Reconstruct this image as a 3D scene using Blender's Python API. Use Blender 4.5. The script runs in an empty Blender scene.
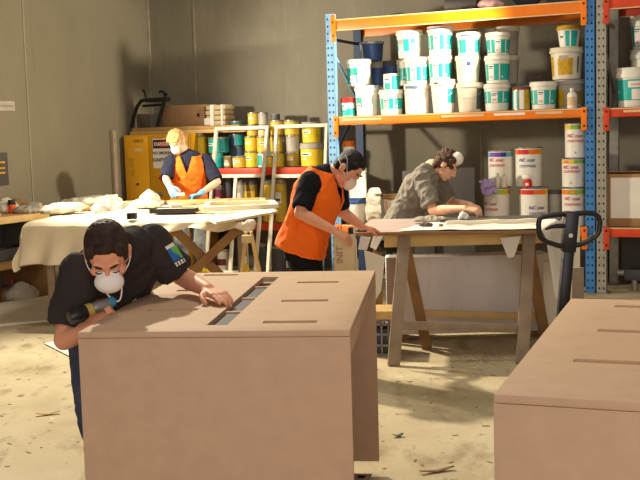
import bpy, bmesh, math, random
from mathutils import Vector as V, Matrix as M, noise
random.seed(7)
S = bpy.context.scene
COL = S.collection
PI = math.pi
def rad(a): return a*PI/180
# ---------------------------------------------------------------- camera
F_PX, PITCH, ROLL, EYE = 1050.0, rad(5.65), rad(-1.6), V((0, 0, 1.6))
RC = M.Rotation(PI/2-PITCH, 3, 'X') @ M.Rotation(ROLL, 3, 'Z')
cd = bpy.data.cameras.new('camera'); cam = bpy.data.objects.new('camera', cd); COL.objects.link(cam)
cam.location = EYE; cam.rotation_euler = RC.to_euler()
cd.sensor_width = 36; cd.lens = F_PX/640*36; cd.clip_end = 100; cd.clip_start = 0.05
S.camera = cam
# survey helpers: where a sight line meets a surface of the building
def ray(x, y): return RC @ V(((x-320)/F_PX, -(y-240)/F_PX, -1))
def at(x, y, Y): d = ray(x, y); return EYE + d*(Y/d.y)
def onz(x, y, z): d = ray(x, y); return EYE + d*((z-EYE.z)/d.z)
# building frame: origin at the foot of the blue rack's first post, x along the rack, y towards the back wall
BO = V((.11, 11.3, 0)); BA = rad(-24.4)
BM = M.Translation(BO) @ M.Rotation(BA, 4, 'Z'); BI = BM.inverted(); BR3 = M.Rotation(-BA, 3, 'Z')
def W(x, y, z): return BM @ V((x, y, z))
def Rp(x, y, b, k=0):
    o = BI @ EYE; d = BR3 @ ray(x, y)
    return o + d*((b+k*o.z-o.y)/(d.y-k*d.z))
def RX(x, y, a):
    o = BI @ EYE; d = BR3 @ ray(x, y); return o + d*((a-o.x)/d.x)
# ---------------------------------------------------------------- materials
MATS = {}
def srgb(c): return tuple((v/12.92 if v <= .04045 else ((v+.055)/1.055)**2.4) for v in [q/255 for q in c])
def mat(name, c, rough=.6, metal=0, var=.12, scale=6, bump=0, bscale=60, detail=4, spec=.4, stretch=(1,1,1), c2=None, trans=0, alpha=1):
    m = bpy.data.materials.new(name); m.use_nodes = True; MATS[name] = m
    N = m.node_tree.nodes; Lk = m.node_tree.links; b = N['Principled BSDF']
    c = srgb(c); d = srgb(c2) if c2 else tuple(v*(1-var) for v in c)
    if not c2: c = tuple(min(1, v*(1+var*.5)) for v in c)
    tc = N.new('ShaderNodeTexCoord'); mp = N.new('ShaderNodeMapping'); mp.inputs['Scale'].default_value = stretch
    Lk.new(tc.outputs['Object'], mp.inputs[0])
    nz = N.new('ShaderNodeTexNoise'); nz.inputs['Scale'].default_value = scale; nz.inputs['Detail'].default_value = detail
    Lk.new(mp.outputs[0], nz.inputs['Vector'])
    r = N.new('ShaderNodeValToRGB'); r.color_ramp.elements[0].position = .3; r.color_ramp.elements[1].position = .7
    r.color_ramp.elements[0].color = (*d, 1); r.color_ramp.elements[1].color = (*c, 1)
    Lk.new(nz.outputs['Fac'], r.inputs[0]); Lk.new(r.outputs[0], b.inputs['Base Color'])
    b.inputs['Roughness'].default_value = rough; b.inputs['Metallic'].default_value = metal
    b.inputs['Specular IOR Level'].default_value = spec
    if trans: b.inputs['Transmission Weight'].default_value = trans
    if bump:
        n2 = N.new('ShaderNodeTexNoise'); n2.inputs['Scale'].default_value = bscale; n2.inputs['Detail'].default_value = 5
        Lk.new(mp.outputs[0], n2.inputs['Vector'])
        bp = N.new('ShaderNodeBump'); bp.inputs['Strength'].default_value = bump; bp.inputs['Distance'].default_value = .02
        Lk.new(n2.outputs['Fac'], bp.inputs['Height']); Lk.new(bp.outputs[0], b.inputs['Normal'])
    return m
def layered(name, base, layers, rough=.85, bump=.3, bscale=40):
    """base colour with several noise-masked stain layers: (colour, scale, lo, hi, strength, stretch)"""
    m = bpy.data.materials.new(name); m.use_nodes = True; MATS[name] = m
    N = m.node_tree.nodes; Lk = m.node_tree.links; b = N['Principled BSDF']
    tc = N.new('ShaderNodeTexCoord'); prev = None
    for i, (col, sc, lo, hi, st, stretch) in enumerate(layers):
        mp = N.new('ShaderNodeMapping'); mp.inputs['Scale'].default_value = stretch; mp.inputs['Location'].default_value = (i*3.7, i*1.3, i*2.1)
        Lk.new(tc.outputs['Object'], mp.inputs[0])
        nz = N.new('ShaderNodeTexNoise'); nz.inputs['Scale'].default_value = sc; nz.inputs['Detail'].default_value = 6; nz.inputs['Roughness'].default_value = .6
        Lk.new(mp.outputs[0], nz.inputs['Vector'])
        mr = N.new('ShaderNodeMapRange'); mr.inputs['From Min'].default_value = lo; mr.inputs['From Max'].default_value = hi
        mr.inputs['To Max'].default_value = st; Lk.new(nz.outputs['Fac'], mr.inputs['Value'])
        mx = N.new('ShaderNodeMix'); mx.data_type = 'RGBA'; Lk.new(mr.outputs[0], mx.inputs['Factor'])
        if prev: Lk.new(prev, mx.inputs['A'])
        else: mx.inputs['A'].default_value = (*srgb(base), 1)
        mx.inputs['B'].default_value = (*srgb(col), 1); prev = mx.outputs['Result']
    Lk.new(prev, b.inputs['Base Color']); b.inputs['Roughness'].default_value = rough; b.inputs['Specular IOR Level'].default_value = .25
    nz = N.new('ShaderNodeTexNoise'); nz.inputs['Scale'].default_value = bscale; nz.inputs['Detail'].default_value = 6
    Lk.new(tc.outputs['Object'], nz.inputs['Vector'])
    bp = N.new('ShaderNodeBump'); bp.inputs['Strength'].default_value = bump; bp.inputs['Distance'].default_value = .02
    Lk.new(nz.outputs['Fac'], bp.inputs['Height']); Lk.new(bp.outputs[0], b.inputs['Normal'])
    return m
layered('concrete_floor', (186,172,140), [((150,134,100), .9, .46, .68, .8, (1,1,1)), ((202,190,160), 1.7, .5, .75, .8, (1,.6,1)),
        ((124,104,74), 5, .54, .72, .75, (1,.45,1)), ((225,212,178), 9, .64, .74, .6, (1,1,1)), ((92,76,54), 17, .62, .72, .7, (1,.5,1))], .8, .25, 30)
layered('concrete_wall', (132,126,109), [((108,102,86), .7, .42, .7, .6, (1,1,.6)), ((148,141,123), 1.8, .5, .8, .6, (1,1,.5)),
        ((114,107,88), 3.5, .55, .8, .5, (5,5,.25)), ((170,162,142), 9, .6, .8, .35, (3,3,.3))], .9, .2, 50)
layered('concrete_wall_warm', (128,121,101), [((112,105,87), .8, .42, .7, .5, (1,1,.6)), ((136,128,107), 2.2, .5, .8, .5, (1,1,.6)),
        ((104,97,79), 4, .6, .8, .4, (4,4,.3)), ((120,106,82), 12, .68, .76, .5, (1,1,.25))], .9, .2, 50)
mat('seam', (146,138,118), .9, var=.2)
mat('mdf', (196,164,134), .72, var=.06, scale=14, bump=.03, bscale=300, spec=.3)
mat('mdf_edge', (186,150,120), .8, var=.1, scale=40)
mat('grey_insert', (86,76,80), .7, var=.15, scale=9)
mat('dark_gap', (40,30,24), .9)
mat('steel', (170,172,178), .35, .9, var=.1)
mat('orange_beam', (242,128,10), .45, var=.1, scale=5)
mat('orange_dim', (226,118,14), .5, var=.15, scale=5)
mat('red_beam', (206,66,30), .5, var=.15, scale=5)
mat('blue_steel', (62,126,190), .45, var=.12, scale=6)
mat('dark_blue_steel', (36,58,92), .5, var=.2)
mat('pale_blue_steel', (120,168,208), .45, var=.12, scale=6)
mat('galv', (168,164,150), .5, .35, var=.2, scale=14)
mat('hole', (16,14,14), .9)
mat('sticker', (222,190,140), .6)
mat('white_plastic', (232,228,214), .45, var=.06, scale=8)
mat('cream_plastic', (224,214,190), .5, var=.12, scale=9)
mat('grey_plastic', (172,166,154), .5, var=.15, scale=8)
mat('dark_grey_plastic', (84,84,88), .5, var=.2)
mat('navy_plastic', (56,86,140), .45, var=.25, scale=9)
mat('teal', (34,176,164), .5, var=.1, scale=10)
mat('dark_teal', (24,124,122), .5, var=.2, scale=10)
mat('label_white', (240,236,226), .55, var=.03)
mat('ink', (60,52,58), .7); mat('ink_red', (206,40,34), .6); mat('ink_blue', (46,66,150), .6); mat('ink_pink', (226,178,172), .6)
mat('ink_purple', (120,70,170), .6); mat('ink_cyan', (96,176,210), .6); mat('ink_green', (150,190,60), .6); mat('ink_yellow', (232,196,40), .6); mat('ink_orange', (236,120,24), .6)
mat('yellow_plastic', (236,204,50), .45, var=.12, scale=8)
mat('yellow_tin', (218,184,58), .45, var=.2, scale=9)
mat('olive_tin', (150,128,52), .5, var=.25, scale=9)
mat('gold_stain', (206,160,30), .6, var=.3, scale=20)
mat('rust', (140,74,36), .7, var=.4, scale=20)
mat('maroon_tin', (120,44,66), .5, var=.25)
mat('tin_metal', (168,164,152), .35, .7, var=.2, scale=12)
mat('bluegrey_tin', (92,124,156), .5, var=.2, scale=10)
mat('cabinet_yellow', (228,166,30), .5, var=.12, scale=3)
mat('red_sign', (196,48,40), .6); mat('black_sign', (36,32,32), .6)
mat('wood', (186,146,88), .7, var=.2, scale=5, stretch=(1,1,6), bump=.05)
mat('raw_wood', (212,178,116), .7, var=.15, scale=5, bump=.05)
mat('grey_wood', (156,138,116), .8, var=.18, scale=8, bump=.08)
mat('brown_wood', (146,110,68), .75, var=.2, scale=6, bump=.05)
mat('white_timber', (232,222,198), .6, var=.06, scale=5)
mat('pale_board', (228,218,194), .7, var=.08, scale=4)
mat('cardboard', (170,132,86), .85, var=.12, scale=5)
mat('dim_cardboard', (150,116,82), .85, var=.12, scale=5)
mat('carton_tape', (206,186,140), .7, var=.15, scale=12)
mat('paper', (234,228,214), .8, var=.05)
mat('paper_bag', (206,184,142), .8, var=.1, scale=6)
mat('cloth', (226,212,182), .9, var=.08, scale=4, bump=.12, bscale=40, spec=.1)
mat('rag', (218,208,186), .95, var=.12, scale=7, bump=.15, spec=.1)
mat('grey_rag', (176,168,150), .95, var=.2, scale=7, bump=.15, spec=.1)
mat('brown_rag', (150,122,84), .95, var=.25, scale=9, bump=.15, spec=.1)
mat('black_plastic', (26,26,28), .4, var=.2)
mat('black_metal', (30,30,32), .4, .3, var=.2)
mat('dark_panel', (78,74,70), .6, var=.12, scale=3)
layered('grimy_white', (226,220,216), [((168,160,156), 1.6, .5, .75, .6, (1,1,.5)), ((96,88,84), 6, .62, .78, .6, (1,1,.3))], .8, .1)
mat('lavender_board', (172,152,142), .8, var=.1, scale=5)
mat('foil', (190,188,184), .3, .8, var=.3, scale=30, bump=.6, bscale=40)
mat('skin', (224,158,124), .55, var=.1, scale=14, spec=.35)
mat('skin_pale', (236,184,150), .55, var=.1, scale=14, spec=.35)
mat('lip', (176,98,84), .5); mat('eye_white', (220,214,204), .3); mat('eye_dark', (40,28,22), .3)
mat('hair_dark', (56,40,30), .6, var=.5, scale=40, bump=.5, bscale=120, spec=.3)
mat('hair_black', (24,18,17), .55, var=.4, scale=40, bump=.5, bscale=120, spec=.3)
mat('hair_blond', (198,156,98), .6, var=.4, scale=40, bump=.5, bscale=120, spec=.3)
mat('hair_brown', (88,62,40), .6, var=.5, scale=40, bump=.5, bscale=120, spec=.3)
mat('tee_black', (58,52,50), .9, var=.15, scale=6, bump=.12, bscale=90, spec=.15)
mat('tee_navy', (40,42,58), .9, var=.15, scale=6, bump=.1, bscale=90, spec=.15)
mat('tee_grey', (132,126,114), .9, var=.12, scale=6, bump=.1, bscale=90, spec=.15)
mat('hi_vis', (255,116,34), .75, var=.06, scale=8, bump=.08, spec=.15)
mat('jeans', (74,80,102), .9, var=.25, scale=8, bump=.1, spec=.1)
mat('jeans_grey', (122,124,120), .9, var=.25, scale=8, bump=.1, spec=.1)
mat('trousers_black', (30,29,34), .9, var=.2, spec=.1)
mat('mask_white', (238,234,226), .8, var=.04, bump=.05, spec=.1)
mat('mask_pink', (242,214,200), .8, var=.04, spec=.1)
mat('glove_blue', (120,180,214), .5, var=.08)
mat('glove_purple', (182,156,206), .5, var=.1)
mat('shoe', (50,42,38), .6)
mat('badge_blue', (40,110,190), .6); mat('badge_green', (110,190,90), .6)
mat('cup_orange', (238,88,26), .45); mat('bottle_purple', (132,82,150), .4, var=.2)
mat('bottle_dark', (46,44,52), .4, var=.3)
mat('bottle_amber', (150,96,40), .4, var=.2)
mat('crate_grey', (142,138,150), .6, var=.1)
mat('tool_grey', (70,76,78), .4, .3); mat('tool_blue', (60,130,170), .4); mat('tool_gold', (206,176,96), .4, .3)
# ---------------------------------------------------------------- mesh builder
class MB:
    def __init__(s): s.v = []; s.f = []; s.m = []
    def add(s, vs, fs, mi=0):
        o = len(s.v); s.v += [V(p) for p in vs]; s.f += [tuple(i+o for i in f) for f in fs]; s.m += [mi]*len(fs); return s
    def box(s, c, d, rot=None, mi=0, bev=0):
        bm = bmesh.new(); bmesh.ops.create_cube(bm, size=1, matrix=M.Diagonal((*d, 1)))
        if bev: bmesh.ops.bevel(bm, geom=bm.edges[:], offset=min(bev, min(d)*.45), segments=2, affect='EDGES', profile=.5)
        R = rot.to_3x3() if rot else M.Identity(3); c = V(c)
        bm.verts.index_update()
        s.add([c + R @ v.co for v in bm.verts], [[v.index for v in f.verts] for f in bm.faces], mi); bm.free(); return s
    def mm(s, a, b, mi=0, bev=0):
        a = V(a); b = V(b); return s.box((a+b)/2, [abs(q) for q in (b-a)], None, mi, bev)
    def bar(s, p, q, w, t, up=(0,0,1), mi=0, bev=.002):
        p = V(p); q = V(q); d = q-p; z = d.normalized(); x = V(up).cross(z)
        if x.length < 1e-4: x = V((1,0,0)).cross(z)
        x.normalize(); y = z.cross(x)
        return s.box((p+q)/2, (w, t, d.length), M((x, y, z)).transposed(), mi, bev)
    def plate(s, quad, t, mi=0):
        """slab from four corners (counter-clockwise seen from outside), thickness t inwards"""
        q = [V(p) for p in quad]; n = (q[1]-q[0]).cross(q[3]-q[0]).normalized()
        vs = q + [p-n*t for p in q]
        return s.add(vs, [(0,1,2,3), (7,6,5,4), (0,4,5,1), (1,5,6,2), (2,6,7,3), (3,7,4,0)], mi)
    def ring(s, p, z, r, n):
        z = V(z).normalized(); x = V((0,0,1)).cross(z)
        x = V((1,0,0)) if x.length < 1e-3 else x.normalized()
        y = z.cross(x); return [V(p) + x*(r*math.cos(2*PI*i/n)) + y*(r*math.sin(2*PI*i/n)) for i in range(n)]
    def loft(s, rings, mi=0, cap=True):
        n = len(rings[0]); vs = [p for r in rings for p in r]; fs = []
        for k in range(len(rings)-1):
            for i in range(n):
                a = k*n+i; b = k*n+(i+1) % n; fs.append((a, b, b+n, a+n))
        if cap: fs.append(tuple(reversed(range(n)))); fs.append(tuple(range(len(vs)-n, len(vs))))
        return s.add(vs, fs, mi)
    def cyl(s, p, q, r0, r1=None, n=16, mi=0):
        p = V(p); q = V(q); r1 = r0 if r1 is None else r1
        return s.loft([s.ring(p, q-p, r0, n), s.ring(q, q-p, r1, n)], mi)
    def tube(s, pts, r, n=8, mi=0):
        pts = [V(p) for p in pts]; rs = []
        for i, p in enumerate(pts):
            t = pts[min(i+1, len(pts)-1)] - pts[max(i-1, 0)]
            rr = r[i] if isinstance(r, (list, tuple)) else r
            rs.append((p, t, rr))
        # parallel frames
        z = rs[0][1].normalized(); x = V((0,0,1)).cross(z)
        x = V((1,0,0)) if x.length < 1e-3 else x.normalized()
        rings = []
        for p, t, rr in rs:
            z = t.normalized(); x = (x - z*x.dot(z)).normalized(); y = z.cross(x)
            rings.append([p + x*(rr*math.cos(2*PI*i/n)) + y*(rr*math.sin(2*PI*i/n)) for i in range(n)])
        return s.loft(rings, mi)
    def lathe(s, prof, n=28, mi=0, c=(0,0,0)):
        c = V(c); rings = [[c + V((max(r, 1e-4)*math.cos(2*PI*i/n), max(r, 1e-4)*math.sin(2*PI*i/n), z)) for i in range(n)] for r, z in prof]
        return s.loft(rings, mi)
    def ball(s, c, r, rot=None, n=16, mi=0):
        r = (r, r, r) if not isinstance(r, (list, tuple, V)) else r
        R = rot.to_3x3() if rot else M.Identity(3); c = V(c); m = n//2; rings = []
        for k in range(1, m):
            a = PI*k/m; rings.append([c + R @ V((r[0]*math.sin(a)*math.cos(2*PI*i/n), r[1]*math.sin(a)*math.sin(2*PI*i/n), -r[2]*math.cos(a))) for i in range(n)])
        o = len(s.v); s.loft(rings, mi, cap=False)
        s.v += [c - R @ V((0,0,r[2])), c + R @ V((0,0,r[2]))]; b = len(s.v)-2; L = o+(m-2)*n
        for i in range(n):
            s.f.append((b, o+(i+1) % n, o+i)); s.f.append((b+1, L+i, L+(i+1) % n)); s.m += [mi, mi]
        return s
    def cap(s, p, q, r0, r1, n=12):
        s.cyl(p, q, r0, r1, n); s.ball(p, r0, n=n); s.ball(q, r1, n=n); return s
    def xf(s, m): s.v = [m @ p for p in s.v]; return s
    def mesh(s, name, mats):
        me = bpy.data.meshes.new(name); me.from_pydata(s.v, [], s.f)
        for i, m_ in enumerate(mats): me.materials.append(MATS[m_] if isinstance(m_, str) else m_)
        for p, mi in zip(me.polygons, s.m): p.material_index = mi
        bm = bmesh.new(); bm.from_mesh(me); bmesh.ops.recalc_face_normals(bm, faces=bm.faces[:]); bm.to_mesh(me); bm.free()
        me.polygons.foreach_set('use_smooth', [True]*len(me.polygons)); me.set_sharp_from_angle(angle=rad(32)); me.update()
        return me
def link(name, me, parent=None, label=None):
    o = bpy.data.objects.new(name, me); COL.objects.link(o)
    if parent: o.parent = parent
    if label: o['label'] = label
    return o
def thing(name, label, cat, loc=(0,0,0), rz=0, group=None):
    o = bpy.data.objects.new(name, None); COL.objects.link(o); o.location = loc; o.rotation_euler = (0, 0, rz)
    o.empty_display_size = .1
    o['label'] = label; o['category'] = cat; o['kind'] = 'thing'
    if group: o['group'] = group
    return o
def part(name, mb, mats, parent, label=None):
    return link(name, mb.mesh(name, mats if isinstance(mats, list) else [mats]), parent, label)
def solo(name, label, cat, mb, mats, loc=(0,0,0), rz=0, group=None):
    o = link(name, mb.mesh(name, mats if isinstance(mats, list) else [mats]))
    o.location = loc; o.rotation_euler = (0, 0, rz); o['label'] = label; o['category'] = cat; o['kind'] = 'thing'
    if group: o['group'] = group
    return o
def struct(name, mb, mats, loc=(0,0,0), rz=0):
    o = link(name, mb.mesh(name, mats if isinstance(mats, list) else [mats])); o.location = loc; o.rotation_euler = (0,0,rz)
    o['kind'] = 'structure'; return o
def bake(o, mods):
    """evaluate modifiers on o and keep the result as plain mesh"""
    for kind, kw in mods:
        m = o.modifiers.new(kind, kind)
        for k, v in kw.items(): setattr(m, k, v)
    dg = bpy.context.evaluated_depsgraph_get(); dg.update()
    me = bpy.data.meshes.new_from_object(o.evaluated_get(dg)); old = o.data; o.modifiers.clear(); o.data = me
    nm = old.name; bpy.data.meshes.remove(old); me.name = nm
    return o
def remesh(name, mb, mats, parent, voxel=.007, smooth=4, creases=0, cscale=9, label=None, fac=.5):
    o = link(name, mb.mesh(name, [mats] if isinstance(mats, str) else mats), parent, label)
    bake(o, [('REMESH', dict(mode='VOXEL', voxel_size=voxel)), ('SMOOTH', dict(iterations=smooth, factor=fac))])
    me = o.data
    if creases:
        n = len(me.vertices); co = [0.0]*(3*n); no = [0.0]*(3*n)
        me.vertices.foreach_get('co', co); me.vertices.foreach_get('normal', no)
        for i in range(0, 3*n, 3):
            p = V(co[i:i+3])*cscale
            d = noise.noise(V((p.x, p.y, p.z*.6))) + .5*noise.noise(p*2.3 + V((5,1,2)))
            d = -abs(d)*creases*1.6 + creases*.5
            co[i] += no[i]*d; co[i+1] += no[i+1]*d; co[i+2] += no[i+2]*d
        me.vertices.foreach_set('co', co)
    if not me.materials: me.materials.append(MATS[mats] if isinstance(mats, str) else MATS[mats[0]])
    me.polygons.foreach_set('use_smooth', [True]*len(me.polygons)); me.update()
    return o
def text_mb(txt, size, shear=0, bold=0):
    cu = bpy.data.curves.new('lettering', 'FONT'); cu.body = txt; cu.size = size; cu.align_x = 'CENTER'; cu.align_y = 'CENTER'; cu.shear = shear; cu.offset = bold; cu.resolution_u = 3
    o = bpy.data.objects.new('lettering', cu); COL.objects.link(o)
    dg = bpy.context.evaluated_depsgraph_get(); dg.update(); me = bpy.data.meshes.new_from_object(o.evaluated_get(dg))
    mb = MB(); mb.add([v.co.copy() for v in me.vertices], [tuple(p.vertices) for p in me.polygons])
    bpy.data.objects.remove(o); bpy.data.curves.remove(cu); bpy.data.meshes.remove(me); return mb
def wrap(mb, rfun, phi0, z0, extra=.002):
    """bend flat lettering (x, y) round a vertical wall: front is -y"""
    out = []
    for p in mb.v:
        r = rfun(z0+p.y)+extra; a = phi0 + p.x/r
        out.append(V((r*math.sin(a), -r*math.cos(a), z0+p.y)))
    mb.v = out; return mb
# ================================================================ setting
struct('floor', MB().mm((-9, -3, -.2), (12, 19, 0)), 'concrete_floor')
struct('wall_back', MB().mm((-3.0, 1.205, 0), (11, 1.405, 6.5)), 'concrete_wall', BO, BA)
struct('wall_left', MB().mm((-3.2, -9, 0), (-3.0, 1.405, 6.5)), 'concrete_wall_warm', BO, BA)
struct('trim_1', MB().box((-2.316, 1.203, 3.2), (.022, .012, 6.4)), 'seam', BO, BA)
struct('trim_2', MB().box((-2.998, -1.2, 3.2), (.012, .022, 6.4)), 'seam', BO, BA)
struct('trim_3', MB().box((-2.985, 1.19, 3.2), (.03, .03, 6.4)), 'seam', BO, BA)
p = Rp(481, 130, 1.2)
struct('trim_4', MB().box((p.x, 1.203, 3.2), (.022, .012, 6.4)), 'seam', BO, BA)

# ================================================================ pallet racks
def rack_post(mb, x, y, h, holes=True):
    # channel section with two columns of slots on the face
    mb.mm((x-.046, y, 0), (x+.046, y+.004, h)); mb.mm((x-.046, y, 0), (x-.042, y+.07, h)); mb.mm((x+.042, y, 0), (x+.046, y+.07, h))
    if holes:
        n = int(h/.075)
        for k in range(n):
            z = .05+k*.075
            for dx in (-.021, .021):
                mb.box((x+dx, y-.0005, z), (.013, .003, .02), None, 1)
    return mb
def rack(name, label, posts, span, mats, levels, bh, first=True):
    t = thing(name, label, 'pallet rack', BO, BA)
    depth = .84
    x0, x1 = span
    for x, m_ in posts:
        h = 2.88 if m_ == 'pale_blue_steel' else 3.5
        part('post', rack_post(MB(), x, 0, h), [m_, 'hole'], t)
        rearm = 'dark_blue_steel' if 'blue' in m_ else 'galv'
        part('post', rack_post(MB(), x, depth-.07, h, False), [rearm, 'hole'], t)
        fp = MB().box((x, .03, .006), (.13, .12, .012)); part('foot_plate', fp, 'steel', t)
        z = .3; k = 0
        while z < h-.6:
            b = MB(); a, c = ((.06, z), (depth-.06, z+.55)) if k % 2 == 0 else ((depth-.06, z), (.06, z+.55))
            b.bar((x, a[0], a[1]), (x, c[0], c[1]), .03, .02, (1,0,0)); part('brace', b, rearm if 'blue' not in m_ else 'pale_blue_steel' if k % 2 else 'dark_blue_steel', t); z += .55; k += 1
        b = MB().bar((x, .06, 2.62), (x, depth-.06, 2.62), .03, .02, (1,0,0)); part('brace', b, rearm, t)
    for (z, hh, lip), bm_ in zip(levels, mats):
        for y, mm_ in ((-.012, bm_), (depth-.03, bm_)):
            b = MB().mm((x0+.05, y, z-hh), (x1-.05, y+.045, z), bev=.004)
            b.mm((x0+.05, y-.003, z-.012), (x1-.05, y+.001, z), 1); b.mm((x0+.05, y-.003, z-hh), (x1-.05, y+.001, z-hh+.01), 1) if lip else 0
            beam = part('beam', b, [mm_, 'sticker'], t)
            if y < 0:
                for x, sgn in ((x0+.05, 1), (x1-.05, -1)):
                    c = MB().mm((x-.028, y-.014, z-.215 if not lip else z-.235), (x+.028, y-.004, z+(.01 if not lip else .05)), bev=.003)
                    for q in (.03, .17): c.box((x, y-.016, z-q), (.014, .006, .02), None, 1)
                    part('connector', c, [mm_, 'hole'], beam)
        d = MB().mm((x0+.05, .036, z-.03), (x1-.05, depth-.03, z-.004)); part('shelf_deck', d, 'grey_wood', t)
    return t
ZU, ZM, ZL = 2.817, 1.798, .645
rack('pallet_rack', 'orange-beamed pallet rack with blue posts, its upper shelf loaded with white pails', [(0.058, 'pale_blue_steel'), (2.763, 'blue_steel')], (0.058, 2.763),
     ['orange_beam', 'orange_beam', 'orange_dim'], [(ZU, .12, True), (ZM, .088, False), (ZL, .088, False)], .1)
rack('pallet_rack', 'red-beamed pallet rack with grey perforated post at the right edge', [(2.872, 'galv'), (5.6, 'galv')], (2.872, 5.6),
     ['red_beam', 'red_beam', 'red_beam'], [(ZU, .105, True), (ZM-.01, .085, False), (ZL, .09, False)], .1)
for o in [o for o in bpy.data.objects if o.name.startswith('beam') and o.parent]:
    xs = [v.co.x for v in o.data.vertices]; zs = [v.co.z for v in o.data.vertices]; ys = [v.co.y for v in o.data.vertices]
    if abs(max(zs)-ZM) < .02 and min(ys) < 0:
        for f0, f1, m_ in ((.03,.2,'sticker'), (.45,.62,'sticker'), (.66,.78,'paper'), (.82,.92,'sticker')) if min(xs) < 1 else ((.06,.14,'sticker'), (.3,.4,'paper')):
            a, b = min(xs)+(max(xs)-min(xs))*f0, min(xs)+(max(xs)-min(xs))*f1
            part('beam_sticker', MB().mm((a, min(ys)-.0015, max(zs)-.045), (b, min(ys)+.0005, max(zs)-.022)), m_, o)

# ================================================================ pails, tins and cans
TOPZ = {}
def vessel(key, kind, label, px, py, base, b=None, group=None, body='white_plastic', lid='white_plastic', bands=(), marks=(), text=(), taper=.86, lidh=.16, handle=False, rim=None, ribs=True, sq=False, frame_b0=0, gap=0, cat=None, yaw=0):
    """one round container. px: left and right edge, py: top and bottom as surveyed on the plane of its shelf"""
    xm = (px[0]+px[1])/2
    bb = b if b is not None else .2
    c = Rp(xm, (py[0]+py[1])/2, bb)
    r = abs(Rp(px[1], py[0], bb).x - Rp(px[0], py[0], bb).x)/2*.965
    if isinstance(base, str): z0 = TOPZ[base] + .001
    elif base is None: z0 = Rp(xm, py[1], bb).z
    else: z0 = base + .001
    z1 = Rp(xm, py[0], bb).z; h = max(z1 - z0, .05); TOPZ[key] = z0+h
    t = thing(kind, label, cat or ('tin' if 'tin' in kind else 'can' if 'can' in kind else 'bucket'), W(c.x, bb, z0), BA+yaw, group)
    rt, rb = r*.95, r*.95*taper
    hb = h*(1-lidh)
    rf = lambda z: rb + (rt-rb)*min(max(z/h, 0), 1)
    prof = [(rb*.9, 0), (rb, .006), (rf(hb*.5), hb*.5), (rf(hb), hb), (rf(hb)*.9, hb)]
    part('body', MB().lathe(prof, 32), body, t)
    if lid:
        lp = [(r*.97, hb-.002), (r, hb+.004), (r, hb+lidh*h*.45), (r*.965, hb+lidh*h*.5), (r*.965, hb+lidh*h*.85), (r*.99, h-.004), (r*.97, h), (r*.86, h), (r*.84, h-.006), (.002, h-.006)]
        part('lid', MB().lathe(lp, 32), lid, t)
    else:
        part('rim', MB().lathe([(r*.97, hb), (r, hb+.004), (r, h), (r*.93, h), (r*.93, hb)], 32), rim or body, t)
    if bands:
        mats = []; mb = MB()
        for (a0, a1, f0, f1, m_, *e) in bands:
            if m_ not in mats: mats.append(m_)
            off = .0012*(1+(e[0] if e else 0)); n = max(2, int(abs(a1-a0)/10)); rings = []
            for z in (f0*h, f1*h):
                rr = rf(z)+off; rings.append([V((rr*math.sin(rad(a0+(a1-a0)*i/n)), -rr*math.cos(rad(a0+(a1-a0)*i/n)), z)) for i in range(n+1)])
            vs = rings[0]+rings[1]; mb.add(vs, [(i, i+1, i+n+2, i+n+1) for i in range(n)], mats.index(m_))
        part('label_band', mb, mats, t)
    if text:
        mb = MB(); mats = []
        for (s_, size, ph, f, m_) in text:
            if m_ not in mats: mats.append(m_)
            tm = wrap(text_mb(s_, size, .2, size*.02), rf, rad(ph), f*h, .0045); mb.add(tm.v, tm.f, mats.index(m_))
        part('lettering', mb, mats, t)
    if handle:
        hz = hb*.92; rr = r*1.02; hh = handle if isinstance(handle, float) else -.32
        pts = [V((rr*math.sin(a), -abs(rr*math.cos(a))*1.03, hz+hh*h*math.cos(a))) for a in [rad(-90+180*i/14) for i in range(15)]]
        if hh > 0: pts = [V((rr*math.sin(a), -abs(rr*math.cos(a))*.5, hz+hh*h*math.cos(a))) for a in [rad(-90+180*i/14) for i in range(15)]]
        part('handle', MB().tube(pts, .0022, 6), 'steel', t)
    return t
G1, G2, G3 = 'pails along the bottom row of the orange shelf', 'pails in the second row of the orange shelf', 'pails in the top row of the orange shelf'
def teal(rot=0, f0=.24, f1=.66, wrapw=170, scale=1):
    b = [(-wrapw+rot, wrapw+rot, f0, f1, 'teal')]
    for c_, w_ in ((-38, 2.6), (rot, 15), (42, 2.6)):
        if c_ != rot: c_ += rot
        b.append((c_-w_, c_+w_, f0+.02, f1-.02, 'label_white', 1))
    b += [(rot-12, rot+12, f1-.11, f1-.075, 'ink', 2), (rot-13, rot+8, f1-.165, f1-.145, 'ink', 2), (rot-10, rot+10, f0+.07, f0+.16, 'ink_pink', 2),
          (rot+52, rot+60, f0+.08, f0+.14, 'label_white', 1), (rot-60, rot-52, f0+.08, f0+.14, 'label_white', 1)]
    return b
S0 = ZM
vessel('B1', 'paint_tin', 'small teal tin with red lid at the left end of the bottom pail row', (341,355), (98,117), S0, .12, G1, body='label_white', lid='ink_red', lidh=.26, taper=1, bands=[(-170,170,.05,.45,'teal'), (-60,-10,.3,.62,'teal'), (-30,10,.35,.5,'label_white',1), (-26,2,.42,.45,'ink',2)])
vessel('B2', 'pail', 'tall white pail with two teal squares beside the red-lidded tin', (355,379), (86,117), S0, .18, G1, taper=.88, bands=[(-75,-52,.3,.62,'teal'), (-42,-6,.28,.62,'teal'), (-34,-14,.3,.42,'label_white',1), (-32,-16,.33,.36,'ink',2)])
vessel('B3', 'pail', 'short white pail with teal band under the small teal tin', (379,404), (90,117), S0, .18, G1, bands=teal(-8))
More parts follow.
